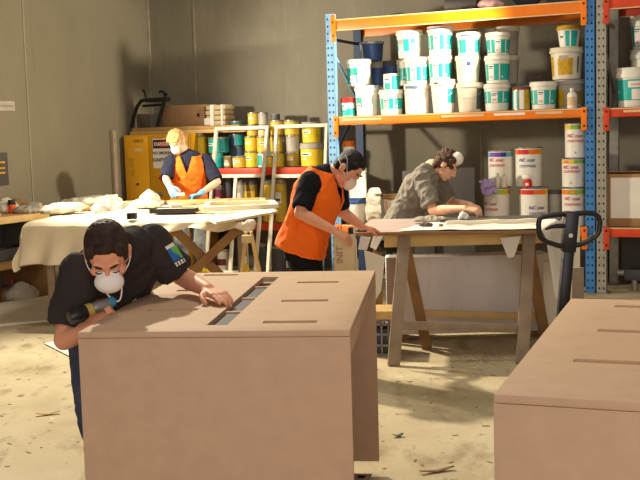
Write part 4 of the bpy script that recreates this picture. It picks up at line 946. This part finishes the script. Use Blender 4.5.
q = at(570.5, 235.5, 4.268); part('emblem', MB().cyl((q.x, 4.272, q.z), (q.x, 4.262, q.z), .009, n=24), 'tin_metal', t)
q = at(568, 262, 4.28); part('sticker', MB().box((q.x, 4.294, q.z), (.022,.006,.1)), 'label_white', t)
part('pump', MB().cyl((J0.x, 4.33, .12), (J0.x, 4.33, .32), .05).box((J0.x+.03, 4.38, .28), (.13,.13,.1), bev=.02), 'black_metal', t)
for s in (-.06, .06): part('steer_wheel', MB().cyl((J0.x+s-.025, 4.33, .09), (J0.x+s+.025, 4.33, .09), .088, n=28), 'dark_grey_plastic', t)
JM = M.Translation(J0) @ M.Rotation(rad(-52), 4, 'Z')
for s in (-.19, .19):
    fk = part('fork', MB().mm((s-.08, .17, .06), (s+.08, 1.2, .09), bev=.006).xf(JM), 'black_metal', t)
    part('load_wheel', MB().cyl((s-.04, 1.1, .035), (s+.04, 1.1, .035), .034, n=20).xf(JM), 'dark_grey_plastic', fk)
part('chassis', MB().mm((-.2, .1, .06), (.27, .17, .3), bev=.01).xf(JM), 'black_metal', t)

# ================================================================ red rack contents
a, b = Rp(605, 200, .1), Rp(668, 200, .1)
zt = Rp(620, 174, .1).z; z0 = ZL+.001
t = thing('cardboard_box', 'open brown carton lined with white paper on the red rack', 'box', W((a.x+b.x)/2, .4, z0), BA)
w_ = b.x-a.x; h_ = zt-z0
part('body', MB().box((0,0,h_/2), (w_,.6,h_), bev=.004), 'cardboard', t)
part('flap', MB().box((0,-.2,h_+.008), (w_,.2,.006), M.Rotation(rad(-8), 3, 'X')), 'cardboard', t)
part('paper_sheet', MB().mm((-w_/2+.055,-.306,h_*.16), (w_/2-.02,-.3005,h_*.93)), 'paper', t)
SR = ZM-.01
def rpail(key, label, px, py, base, b): return vessel(key, 'pail', label, px, py, base, b, 'pails on the red rack', bands=teal(10, .2, .62))
vessel('R1', 'pail', 'largest white pail with teal band at the front of the red rack', (615,654), (68,106), SR, .2, 'pails on the red rack', taper=.9, lidh=.26, bands=[(-170,170,.18,.7,'teal'), (-14,60,.5,.66,'label_white',1), (-2,44,.2,.46,'label_white',1), (-4,50,.55,.6,'ink_pink',2), (-62,-54,.36,.43,'label_white',1)])
vessel('R2', 'pail', 'white pail with teal band behind the largest one on the red rack', (629,664), (50,106), SR, .56, 'pails on the red rack', bands=teal(-30, .3, .7))
vessel('R3', 'pail', 'topmost white and teal pail at the right edge of the red rack', (629,664), (16,50), 'R2', .56, 'pails on the red rack', bands=teal(-30, .1, .68))
p = Rp(634, 284, .35)
t = thing('hand_tool_box', 'dim grey machine part lying on the floor under the red rack', 'machine', W(p.x+.05, .3, 0), BA)
part('body', MB().box((0,0,.16), (.26,.2,.12), bev=.03), 'dark_grey_plastic', t); part('foot', MB().cyl((-.03,-.06,0), (-.03,-.06,.11), .03), 'tin_metal', t); part('foot', MB().cyl((.06,.05,0), (.06,.05,.11), .03), 'tin_metal', t); part('spindle', MB().cyl((-.2,0,.17), (-.12,0,.17), .03), 'tin_metal', t)
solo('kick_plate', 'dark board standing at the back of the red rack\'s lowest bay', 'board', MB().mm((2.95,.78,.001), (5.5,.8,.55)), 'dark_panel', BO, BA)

# ================================================================ scraps on the floor
random.seed(3); mb = MB()
for k in range(90):
    p = onz(random.gauss(475,16), random.gauss(361,4), 0); a = random.random()*6.28; l = random.uniform(.006,.02)
    R = M.Rotation(a, 3, 'Z') @ M.Rotation(random.uniform(-.5,.5), 3, 'X'); mb.box(p+V((0,0,.006)), (l,.006,.002), R)
o = solo('wood_shavings', 'scatter of pale shavings on the floor under the sawhorse', 'shavings', mb, 'pale_board'); o['kind'] = 'stuff'
mb = MB()
for k in range(150):
    p = onz(random.uniform(-10,640), random.uniform(305,478), 0); a = random.random()*6.28; l = random.uniform(.01,.04)
    mb.box(p+V((0,0,.002)), (l,random.uniform(.004,.012),.002), M.Rotation(a, 3, 'Z'))
o = solo('floor_litter', 'thin brown splinters and dirt flecks strewn over the concrete floor', 'litter', mb, 'brown_rag'); o['kind'] = 'stuff'
for px, py, l, lab, m_ in ((437,472,.09,'curled brown scrap on the floor between the two cabinets','brown_wood'), (48,415,.07,'thin timber sliver on the open floor at the left','wood'), (398,437,.03,'small dark chip on the floor beside the cabinet\'s far corner','dark_panel')):
    p = onz(px, py, 0); mb = MB(); mb.add([V((l*(u-.5)*2, .018*v_*(1-abs(u-.5)), .004+.012*abs(u-.5)*2)) for u in [k/8 for k in range(9)] for v_ in (-1,1)], [(2*k, 2*k+2, 2*k+3, 2*k+1) for k in range(8)])
    o = solo('floor_scrap', lab, 'scrap', mb, m_, p, rad(20)); bake(o, [('SOLIDIFY', dict(thickness=.003, offset=1))])
# ================================================================ people
def norm(v): return V(v).normalized()
def hand_caps(mb, wrist, dirv, palm, side, curl=(.3,.35,.4,.45), k=1.0, fat=0, thumb_in=.3, spread=.08):
    """palm with four unequal bent fingers and a thumb; palm = direction the palm faces, side = direction of the thumb"""
    d = norm(dirv); n = V(palm); n = (n-d*n.dot(d)).normalized(); s = V(side); s = (s-d*s.dot(d)-n*s.dot(n)).normalized()
    offs = (.031, .0105, -.0105, -.030); lens = (.072, .080, .074, .058); base = (.092, .096, .092, .084)
    for o, L, b, c in zip(offs, lens, base, curl):
        p0 = wrist + s*o*.55*k; p1 = wrist + d*b*k + s*o*k
        mb.cap(p0, p1, (.016+fat)*k, (.0135+fat)*k, 8)
        p = p1; a = .1; fd = (d + s*(o/.03)*spread).normalized()
        for seg, (fr, r0, r1) in enumerate(((.45,.0108,.0098), (.31,.0098,.009), (.24,.009,.0075))):
            a += c*(1.0 if seg else .8)
            q = p + (fd*math.cos(a) + n*math.sin(a))*L*fr*k; mb.cap(p, q, (r0+fat)*k, (r1+fat)*k, 8); p = q
    t0 = wrist + d*.02*k + s*.022*k + n*.004; t1 = t0 + (d*.62+s*.68+n*thumb_in).normalized()*.045*k; t2 = t1 + (d*.86+s*.3+n*(thumb_in+.1)).normalized()*.034*k; t3 = t2 + (d*.95+n*(thumb_in+.15)).normalized()*.026*k
    mb.cap(t0, t1, (.017+fat)*k, (.0125+fat)*k, 8); mb.cap(t1, t2, (.0125+fat)*k, (.0108+fat)*k, 8); mb.cap(t2, t3, (.0108+fat)*k, (.0085+fat)*k, 8)
class HeadFrame:
    def __init__(s, c, f, u, k=1.0):
        s.c = V(c); s.f = norm(f); u = V(u); s.u = (u-s.f*u.dot(s.f)).normalized(); s.r = s.f.cross(s.u); s.k = k   # r = the person's right
        s.R = M((s.r, s.f, s.u)).transposed()
    def p(s, r, f, u): return s.c + (s.r*r + s.f*f + s.u*u)*s.k
    def ball(s, mb, c, rad3, n=20): mb.ball(s.p(*c), [q*s.k for q in rad3], s.R, n)
    def cap(s, mb, a, b, r0, r1): mb.cap(s.p(*a), s.p(*b), r0*s.k, r1*s.k, 10)
def head_caps(mb, h):
    h.ball(mb, (0,-.014,.024), (.074,.094,.096), 28)       # skull
    h.ball(mb, (0,.026,-.04), (.058,.062,.072), 24)        # face
    h.ball(mb, (0,.052,-.098), (.026,.024,.02)); h.cap(mb, (-.042,.012,-.075), (0,.05,-.1), .022, .02); h.cap(mb, (.042,.012,-.075), (0,.05,-.1), .022, .02)
    h.cap(mb, (0,.084,.012), (0,.106,-.03), .008, .0125); h.ball(mb, (-.012,.094,-.034), (.009,.011,.008)); h.ball(mb, (.012,.094,-.034), (.009,.011,.008))
    h.cap(mb, (-.04,.07,.033), (-.012,.079,.03), .011, .01); h.cap(mb, (.04,.07,.033), (.012,.079,.03), .011, .01)
    for s in (-1, 1):
        h.ball(mb, (s*.046,.056,-.018), (.02,.022,.016)); h.ball(mb, (s*.031,.071,.012), (.014,.012,.009))
        h.ball(mb, (s*.077,-.008,-.008), (.010,.02,.032)); h.ball(mb, (s*.083,-.018,.006), (.007,.014,.018))
    h.cap(mb, (-.02,.083,-.062), (.02,.083,-.062), .008, .008); h.cap(mb, (-.015,.08,-.073), (.015,.08,-.073), .009, .009)
def face_parts(h, root, brow, eyes=True):
    dz = 0 if eyes else -.012
    for s in (-1, 1):
        mb = MB(); pts = [h.p(s*x, y, z) for x, y, z in ((.014,.0895,.036), (.03,.0865,.041), (.046,.073,.036))]
        mb.tube(pts, [.0035*h.k, .0048*h.k, .002*h.k], 8); part('eyebrow', mb, brow, root)
        if eyes:
            mb = MB(); h.ball(mb, (s*.031,.0765,.0105), (.0115,.0075,.0058), 14); e = part('eye', mb, 'eye_white', root)
            mb = MB(); h.ball(mb, (s*.031,.0825,.0085), (.0048,.003,.0045), 12); part('iris', mb, 'eye_dark', e)
        if True:
            mb = MB(); mb.tube([h.p(s*x, y, z) for x, y, z in ((.019,.0815,.0125+dz), (.031,.0855,.0165+dz*1.3), (.044,.077,.012+dz))], [.002*h.k,.003*h.k,.002*h.k], 6); part('eyelid', mb, 'skin' if eyes else brow, root)
def lips(h, root):
    mb = MB(); mb.tube([h.p(x, y, z) for x, y, z in ((-.021,.084,-.066), (-.008,.0925,-.064), (0,.091,-.0655), (.008,.0925,-.064), (.021,.084,-.066))], [.001,.0045,.004,.0045,.001], 8); part('lips', mb, 'lip', root)
def hair_mesh(h, root, m_, style='short', label=None, vox=.006):
    mb = MB()
    h.ball(mb, (0,-.024,.034), (.0815,.094,.097), 28); h.ball(mb, (0,-.05,-.015), (.072,.062,.065))
    for s in (-1, 1): h.ball(mb, (s*.066,.002,.02), (.013,.032,.04)); h.ball(mb, (s*.055,.034,.068), (.02,.022,.026))
    if style == 'short': h.ball(mb, (0,.042,.094), (.036,.022,.02))
    if style == 'fringe':
        for x in (-.05,-.03,-.01,.012,.034,.052): h.cap(mb, (x,.03,.1), (x*1.1+.006,.078,.062), .02, .012)
        h.ball(mb, (0,-.01,.07), (.084,.085,.075))
    if style == 'wavy':
        random.seed(5)
        for k in range(30):
            a = random.uniform(-2.6,2.6)-PI/2; e = random.uniform(-.2,1.3); h.ball(mb, (.078*math.cos(a)*math.cos(e), -.02+.092*math.sin(a)*math.cos(e), .03+.095*math.sin(e)), (.022,.022,.018))
        h.ball(mb, (0,-.06,-.03), (.07,.05,.06)); h.ball(mb, (0,.045,.09), (.05,.025,.02))
    o = remesh('hair', mb, m_, root, vox, 2, .0025 if style == 'short' else .01, 38 if style != 'short' else 60, label)
    return o
def mask_part(h, root, m_, c=(0,.086,-.048), straps=True, label=None, rr=(.048,.034,.05)):
    mb = MB(); h.ball(mb, c, rr, 24); h.cap(mb, (c[0]-.03, c[1]-.014, c[2]+.034), (c[0]+.03, c[1]-.014, c[2]+.034), .012, .012)
    o = remesh('dust_mask', mb, m_, root, .004, 3, 0, label=label)
    if straps:
        arcs = [(40, 320)] if straps != 'low' else [(38, 100), (260, 322)]
        for z in ((.0,) if straps == 'low' else (.0, .055)):
            for a0, a1 in arcs:
                mb = MB(); pts = []
                for k in range(25):
                    a = rad(a0 + (a1-a0)*k/24)
                    x = .0835*math.sin(a); y = -.012+.1*math.cos(a)
                    pts.append(h.p(x, y*.98, -.04 + (z+.04)*min(1, (1-math.cos(a))/1.2)))
                mb.tube(pts, .0018, 6); part('strap', mb, 'mask_white', o)
    return o
def loft_torso(mb, st, grow=0):
    """st: list of (centre, lateral axis, half width, half depth); axis between stations gives forward"""
    rings = []
    for i, (c, lat, a, b) in enumerate(st):
        t = (st[min(i+1, len(st)-1)][0]-st[max(i-1, 0)][0]).normalized()
        l = V(lat); l = (l-t*l.dot(t)).normalized(); f = l.cross(t)
        ring = []
        for k in range(28):
            an = 2*PI*k/28; cx = math.cos(an); sx = math.sin(an)
            ring.append(V(c) + l*math.copysign(abs(cx)**.85, cx)*(a+grow) + f*math.copysign(abs(sx)**.85, sx)*(b+grow))
        rings.append(ring)
    mb.loft(rings)
def person(label, J, skin='skin', voxel=.006, shirt='tee_black', vest=None, trousers='jeans', sleeve=.75, hair='hair_dark', style='short', mask='mask_white', brow='hair_dark', girth=1.0, vneck=.24,
           gloves=None, hk=1.0, hands=None, hem=.10, loose=1.0, eyes=True, mask_at=(0,.087,-.048), lip=False, cre=.010, straps=True, mask_r=(.048,.036,.05), sl_r=.066, sl_e=.058, nk=1.0, nt=.1, vw=.06):
    root = thing('person', label, 'person', (0,0,0))
    h = HeadFrame(*J['head'], hk)
    P, N, SR_, SL, ER, EL, WR, WL = (V(J[k]) for k in ('pelvis','neck','sr','sl','er','el','wr','wl'))
    HR, HL, KR, KL, AR, AL = (V(J[k]) for k in ('hr','hl','kr','kl','ar','al'))
    latS = (SL-SR_).normalized(); latH = (HL-HR).normalized(); mid = (SR_+SL)/2
    up = (mid-P).normalized(); fw = latS.cross(up).normalized()      # lat points to the person's left; forward = -(lat x up)
    fw = up.cross(latS) if False else fw
    # ---- body: one continuous surface
    mb = MB()
    head_caps(mb, h)
    mb.cap(h.p(0,-.03,-.05), N, .056*hk, .06, 14)
    mb.cap(N, mid, .06, .075); mb.cap(SR_.lerp(mid,.1), SL.lerp(mid,.1), .052, .052); mb.cap(mid-up*.06, P+up*.06, .105, .11, 16); mb.ball(P, .12)
    mb.cap(SR_, mid-up*.1, .05, .08); mb.cap(SL, mid-up*.1, .05, .08)
    for S_, E_, W_ in ((SR_,ER,WR), (SL,EL,WL)):
        mb.cap(S_, E_, .05, .040, 14); m_ = E_.lerp(W_, .3); mb.cap(E_, m_, .040, .041, 14); mb.cap(m_, W_, .041, .027, 14); mb.ball(W_, .027)
    for H_, K_, A_ in ((HR,KR,AR), (HL,KL,AL)):
        mb.cap(H_, K_, .082, .055, 14); m_ = K_.lerp(A_, .3); mb.cap(K_, m_, .054, .056); mb.cap(m_, A_, .056, .037)
    for nm, W_ in (('r', WR), ('l', WL)):
        d, pl, sd, cu, *ex = hands[nm]; hand_caps(mb, W_, d, pl, sd, cu, hk, **(ex[0] if ex else {}))
    remesh('body', mb, skin, root, voxel, 3)
    # ---- clothing
    hp = P-up*hem; g = girth
    st = [(hp, latH, .172*g, .118*g), (P+up*.02, latH, .172*g, .12*g), (P.lerp(mid,.45), latH.lerp(latS,.5), .158*g, .118*g), (P.lerp(mid,.78), latS, .18*g, .128*g), (mid-up*.03, latS, .172*g, .105*g), (mid.lerp(N,.5)+up*.015, latS, .125*g, .078*g), (N.lerp(h.p(0,-.03,-.05),nt), latS, .07*nk, .066*nk)]
    mb = MB(); loft_torso(mb, st)
    for S_, E_ in ((SR_,ER), (SL,EL)):
        q = S_.lerp(E_, sleeve); mb.ball(S_, sl_r*g, n=14); mb.cyl(S_, q, sl_r*g, sl_e*loose, n=18); mb.cap(S_, mid-up*.08, .062*g, .09*g)
    o = remesh('t_shirt', mb, shirt, root, max(voxel, .006), 5, cre, 8)
    if J.get('badge'):
        J['badge'](root, o)
    if vest:
        sv = [(hp-up*.02, latH, .200*g, .152*g), (P+up*.02, latH, .194*g, .146*g), (P.lerp(mid,.45), latH.lerp(latS,.5), .178*g, .136*g), (P.lerp(mid,.78), latS, .178*g, .144*g), (mid-up*.02, latS, .160*g, .120*g), (mid.lerp(N,.45)+up*.03, latS, .128*g, .098*g), (N.lerp(h.p(0,-.03,-.05),.02)+up*.01, latS, .078, .08)]
        mb = MB(); loft_torso(mb, sv); o = remesh('safety_vest', mb, vest, root, .007, 4, .012, 7)
        bm = bmesh.new(); bm.from_mesh(o.data); kill = []
        for v in bm.verts:
            rel = v.co-N; dn = -rel.dot(up); la = abs(rel.dot(latS)); fr = rel.dot(fw)
            if dn < vneck and fr > -.03+.05*min(1,max(0,dn)/.1) and la < vw*(1-max(dn,-.02)/vneck) : kill.append(v)
            elif dn < -.002+.0: kill.append(v)
        bmesh.ops.delete(bm, geom=kill, context='VERTS'); bm.to_mesh(o.data); bm.free()
        bake(o, [('SOLIDIFY', dict(thickness=.004, offset=0))]); o.data.polygons.foreach_set('use_smooth', [True]*len(o.data.polygons))
        # front zip line
        pts = []
    mb = MB(); loft_torso(mb, [(P-up*.02-V((0,0,.10)), latH, .165*g, .115*g), (P, latH, .166*g, .116*g), (P+up*.1, latH, .15*g, .105*g)])
    for H_, K_, A_ in ((HR,KR,AR), (HL,KL,AL)):
        mb.cap(H_, K_, .096*g, .074, 16); mb.cyl(K_, A_-(A_-K_).normalized()*.0, .074, .066, n=18); 
    remesh('trousers', mb, trousers, root, .008, 4, .012, 9)
    for A_, fd in ((AR, J['toe_r']), (AL, J['toe_l'])):
        mb = MB(); d = norm((fd[0], fd[1], 0)); a = V((A_.x, A_.y, .045)); mb.cap(a-d*.05, a+d*.1, .045, .04); mb.cap(a+d*.1, a+d*.16-V((0,0,.008)), .04, .034); mb.cap(a-d*.03, V((A_.x,A_.y,.1)), .045, .045)
        o = remesh('shoe', mb, 'shoe', root, .008, 3)
        for v in o.data.vertices: v.co.z = max(v.co.z, .001)
    hair_mesh(h, root, hair, style)
    face_parts(h, root, brow, eyes)
    if lip: lips(h, root)
    if mask: mask_part(h, root, mask, mask_at, straps, None, mask_r)
    if gloves:
        for nm, W_ in (('r', WR), ('l', WL)):
            mb = MB(); d, pl, sd, cu, *ex = hands[nm]; hand_caps(mb, W_, d, pl, sd, cu, hk, fat=.0035, **(ex[0] if ex else {}))
            E_ = ER if nm == 'r' else EL; mb.cyl(W_+(E_-W_).normalized()*.06, W_, .036, .033, n=16); remesh('glove', mb, gloves, root, .006, 2)
    return root, h

# ---- the man bending over the cabinet
LW = at(208, 290, 4.06); RW = at(88, 327, 3.87)
fing = onz(238, 303, .99)
J = dict(head=(at(107.5, 254.5, 3.84), (.10,-.66,-.74), (.04,-.74,.67)), neck=at(121, 249, 4.05), sr=at(80, 272, 3.95), sl=at(151, 243, 4.18), er=at(64, 340, 3.92), el=at(181, 276, 4.30), wr=RW, wl=LW,
         pelvis=(-.93, 4.5, .87), hr=(-1.005, 4.47, .86), hl=(-.85, 4.53, .86), kr=(-1.0, 4.44, .46), kl=(-.86, 4.6, .47), ar=(-.96, 4.5, .08), al=(-.87, 4.85, .08), toe_r=(.15,-1), toe_l=(.3,-1))
hd = fing-LW
def badge(root, shirt):
    # printed sleeve emblem, fitted to the cloth of the left sleeve
    from mathutils.bvhtree import BVHTree
    bm = bmesh.new(); bm.from_mesh(shirt.data); tree = BVHTree.FromBMesh(bm); bm.free()
    def patch(name, corners, mats, colf, nx=10, ny=10):
        mb = MB(); vs = []; ok = True
        for j in range(ny+1):
            for i in range(nx+1):
                a = V(corners[0]).lerp(V(corners[1]), i/nx); b = V(corners[3]).lerp(V(corners[2]), i/nx); q = a.lerp(b, j/ny)
                d = ray(q.x, q.y); hit = tree.ray_cast(EYE, d.normalized())
                if hit[0] is None:
                    vs.append(None); continue
                vs.append(hit[0] - d.normalized()*.003)
        fs = []; 
        mb.v += [v or V((0,0,0)) for v in vs]
        for j in range(ny):
            for i in range(nx):
                k = j*(nx+1)+i
                if any(vs[q] is None for q in (k, k+1, k+nx+2, k+nx+1)): continue
                mb.f.append((k, k+1, k+nx+2, k+nx+1)); mb.m.append(colf(i/nx, j/ny))
        used = sorted({i for f in mb.f for i in f}); re_ = {a: b for b, a in enumerate(used)}
        mb.v = [mb.v[i] for i in used]; mb.f = [tuple(re_[i] for i in f) for f in mb.f]
        part(name, mb, mats, shirt)
    patch('sleeve_emblem', [(165,247), (174,241.5), (183,257), (174,262)], ['badge_blue', 'badge_green', 'label_white'], lambda x, y: 2 if (y < .12 and x < .9) else (1 if x+.25*math.sin(y*5) > .55 else 0))
    patch('sleeve_lettering', [(174.5,263), (184,258), (186,262), (177,267)], ['label_white', 'tee_black'], lambda x, y: 0 if int(x*10) % 3 != 2 and int(y*10) % 5 != 4 else 1)
    patch('chest_lettering', [(130.5,303), (136,298), (137,300.5), (132,305.5)], ['label_white', 'tee_black'], lambda x, y: 0 if int(x*10) % 4 != 3 else 1)
J['badge'] = badge
tool0, tool1 = at(69, 318, 3.74), at(117, 299.5, 3.86); ta = (tool1-tool0).normalized(); tool0 = tool0+ta*.028
root, h1 = person('man in black t-shirt and white dust mask bending over the fibreboard cabinet', J, voxel=.005, shirt='tee_black', trousers='jeans', sleeve=.78, hair='hair_dark', style='short', girth=1.05, eyes=False, sl_r=.074, sl_e=.08, nk=1.15, nt=.5, straps='low',
    hands=dict(l=(hd, (0,0,-1), (-.3,-.7,0), (.06,.1,.22,.26), dict(thumb_in=.1)), r=((.5,.0,.45), (-.1,-1,.35), (.6,0,-.5), (.8,.85,.9,.9))), cre=.012, mask_at=(0,.092,-.044), mask_r=(.055,.042,.046))
# loose lower strap of the mask hanging under the chin
dm = [o for o in root.children if o.name.startswith('dust_mask')][0]
mb = MB(); a, b = h1.p(.045,.07,-.045), h1.p(-.045,.07,-.045); pts = []
for k in range(15):
    u_ = k/14; p_ = a.lerp(b, u_); sag = math.sin(PI*u_); pts.append(p_ + V((0.02*sag,-.01*sag, 0)) + (h1.f*.06-h1.u*.10)*sag**.8*.85)
mb.tube(pts, .0028, 6); part('strap', mb, 'mask_white', dm)
# power sander
t = thing('power_sander', 'dark power tool with gold and silver collars held at the cabinet\'s left edge', 'power tool', tool0)
L = (tool1-tool0).length; Rm = ta.to_track_quat('Z', 'Y').to_matrix().to_4x4()
part('motor_body', MB().lathe([(.001,-.028),(.024,-.026),(.032,-.008),(.033,.018),(.028,.034),(.026,.04)], 28).xf(Rm), 'black_plastic', t)
part('gold_collar', MB().lathe([(.023,.04),(.026,.042),(.025,.064),(.02,.07)], 28).xf(Rm), 'tool_gold', t)
part('neck', MB().lathe([(.02,.068),(.023,.08),(.023,.115),(.018,.135)], 24).xf(Rm), 'steel', t)
part('blue_collar', MB().lathe([(.018,.134),(.02,.14),(.02,.155),(.014,.16)], 24).xf(Rm), 'tool_blue', t)
part('spindle', MB().lathe([(.011,.158),(.011,L-.004),(.004,L)], 16).xf(Rm), 'tool_grey', t)
part('trigger', MB().box((0,0,0), (.012,.012,.05), None, 0, .003).xf(M.Translation(ta*.02+V((-.0,-.03,-.018))) @ Rm), 'tool_grey', t)

# ---- the man in the orange vest at the right table
J = dict(head=(at(348.5, 169.5, 7.0), (.50,-.38,-.78), (.74,-.22,.62)), neck=at(333, 173, 7.05), sr=at(310, 182, 6.90), sl=at(336, 179, 7.22), er=at(300, 213, 6.80), el=at(342, 212, 7.32), wr=at(334, 230.5, 6.76), wl=at(362, 226.5, 7.34),
         pelvis=at(303, 241, 7.08), hr=at(301, 243, 6.99), hl=at(306, 243, 7.16), kr=V((-.10,7.0,.47)), kl=V((-.06,7.2,.47)), ar=V((-.16,7.02,.08)), al=V((-.12,7.22,.08)), toe_r=(1,-.5), toe_l=(1,-.4))
tip = at(347, 237, 6.76)
root, h2 = person('man in orange safety vest and black t-shirt sanding at the end of the right table', J, voxel=.006, shirt='trousers_black', vest='hi_vis', trousers='trousers_black', sleeve=.85, hair='hair_black', style='short', mask='mask_pink', brow='hair_black',
    hands=dict(r=(tip-J['wr'], (.4,.3,-.85), (.4,.5,.6), (.45,.5,.55,.6)), l=(at(378,231,7.42)-J['wl'], (0,0,-1), (-.3,-.8,0), (.15,.2,.25,.3))), hem=.05, vneck=.2, girth=1.12, loose=1.15)
q = at(351.5, 230.5, 6.74); t = thing('sanding_block', 'small black and white sanding block in the vest man\'s hand', 'sanding block', q, rad(-15))
part('block', MB().box((0,0,0), (.036,.05,.04), bev=.006), 'black_plastic', t); part('sandpaper', MB().box((.021,0,0), (.006,.05,.042), bev=.001), 'paper', t)

# ---- the man in the grey shirt behind the right table
J = dict(head=(at(446.5, 165.5, 8.76), (.74,-.28,-.61), (.55,-.05,.8)), neck=at(432, 166, 8.82), sr=at(422, 178, 8.66), sl=at(432, 174, 8.98), er=at(433, 210.5, 8.50), el=at(452, 203, 8.98), wr=at(465, 208.5, 8.28), wl=at(470, 205, 8.72),
         pelvis=at(401, 221, 8.86), hr=at(400, 222, 8.78), hl=at(403, 222, 8.96), kr=V((.70,8.8,.47)), kl=V((.73,8.98,.47)), ar=V((.66,8.82,.08)), al=V((.68,9.0,.08)), toe_r=(1,-.3), toe_l=(1,-.2))
root, h3 = person('man in grey t-shirt with a white mask pushed up on his head', J, skin='skin_pale', voxel=.006, shirt='tee_grey', trousers='jeans_grey', sleeve=.85, hair='hair_brown', style='wavy', mask='mask_white', mask_at=(0,.032,.096), mask_r=(.066,.06,.056), straps=False, brow='hair_brown',
    hands=dict(r=(at(478,211,8.24)-J['wr'], (.2,.2,-.9), (.3,.7,.2), (.5,.55,.6,.6)), l=(at(480,209,8.6)-J['wl'], (0,0,-1), (.3,-.8,0), (.4,.45,.5,.5))), hem=.12, girth=1.08, loose=1.25, lip=True, cre=.03)
q = rt(479, 213.5, .018); t = thing('scraper', 'small black scraper held down on the dark board by the grey-shirted man', 'scraper', V((q.x-.02, 8.33, RH+.02)), rad(10))
part('blade', MB().box((.03,0,.004), (.05,.05,.003)), 'steel', t); part('grip', MB().tube([(-.06,0,.02),(0,0,.012),(.02,0,.006)], [.012,.012,.008], 10), 'black_plastic', t)

# ---- the blond man at the cloth table
J = dict(head=(at(177, 141.5, 11.4), (-.30,-.70,-.64), (-.16,-.60,.78)), neck=at(185, 154, 11.48), sr=at(170.5, 161, 11.42), sl=at(206, 160, 11.5), er=at(166, 179, 11.30), el=at(217.5, 182, 11.40), wr=at(170, 187.5, 11.14), wl=at(200, 194, 11.16),
         pelvis=at(189, 204, 11.56), hr=at(182, 206, 11.54), hl=at(197, 206, 11.6), kr=V((-1.52,11.45,.47)), kl=V((-1.34,11.52,.47)), ar=V((-1.52,11.5,.08)), al=V((-1.32,11.56,.08)), toe_r=(-.2,-1), toe_l=(.1,-1))
root, h4 = person('blond man in orange safety vest and blue gloves at the cloth-covered table', J, skin='skin_pale', voxel=.006, shirt='tee_navy', vest='hi_vis', trousers='jeans_grey', sleeve=.9, hair='hair_blond', style='fringe', mask='mask_white', brow='hair_blond', gloves='glove_blue',
    hands=dict(r=(at(174,195.5,11.06)-J['wr'], (.6,-.2,-.7), (.5,.2,.7), (.5,.55,.6,.6)), l=(at(187,197,11.1)-J['wl'], (-.2,-.2,-.9), (-.2,.2,.9), (.5,.55,.6,.6))), hem=.14, vneck=.17, girth=1.06, loose=1.25)
q = at(180, 194.5, 11.05); t = thing('sanding_block', 'small white sanding block held between two blue gloves', 'sanding block', q, rad(20))
part('block', MB().box((0,0,0), (.1,.05,.035), bev=.01), 'mask_white', t); part('sandpaper', MB().box((0,0,-.02), (.1,.05,.004)), 'brown_rag', t)
# ================================================================ light
def light(name, kind, loc, energy, col, size=.2, target=None, **kw):
    l = bpy.data.lights.new(name, kind); o = bpy.data.objects.new(name, l); COL.objects.link(o); o.location = loc
    l.energy = energy; l.color = col
    if kind == 'AREA': l.size = size; 
    elif kind in ('POINT', 'SPOT'): l.shadow_soft_size = size
    for k, v in kw.items(): setattr(l, k, v)
    if target is not None: o.rotation_euler = (V(target)-V(loc)).to_track_quat('-Z', 'Y').to_euler()
    return o
light('work_lamp', 'SPOT', (-3.2, 10.1, 2.15), 800, (1.0, .89, .72), .10, (1.8, 10.0, 1.7), spot_size=rad(125), spot_blend=.6)
light('tall_flood_lamp', 'SPOT', (-2.6, 10.4, 5.4), 2400, (1.0, .89, .68), .12, (.6, 4.6, .6), spot_size=rad(88), spot_blend=.5)
light('rack_top_lamp', 'SPOT', (2.2, 9.85, 2.95), 750, (1.0, .88, .68), .10, (-1.9, 11.7, 1.35), spot_size=rad(70), spot_blend=.5)
light('front_fill', 'AREA', (.6, -4.5, 2.6), 300, (1.0, .87, .84), 5, (.6, 6, 1.2))  # broad soft fill added behind the camera for the front faces
light('overhead_fill', 'AREA', (.3, 6.6, 6.6), 120, (1.0, .88, .68), 1.2, (.3, 6.6, 0))  # unseen overhead fill, added to brighten the floor and the tops
w = bpy.data.worlds.new('hall'); S.world = w; w.use_nodes = True
w.node_tree.nodes['Background'].inputs[0].default_value = (1.0, .88, .74, 1); w.node_tree.nodes['Background'].inputs[1].default_value = .22
S.view_settings.view_transform = 'Standard'; S.view_settings.look = 'None'; S.view_settings.gamma = 1; S.view_settings.use_curve_mapping = False
S.view_settings.exposure = 0.1
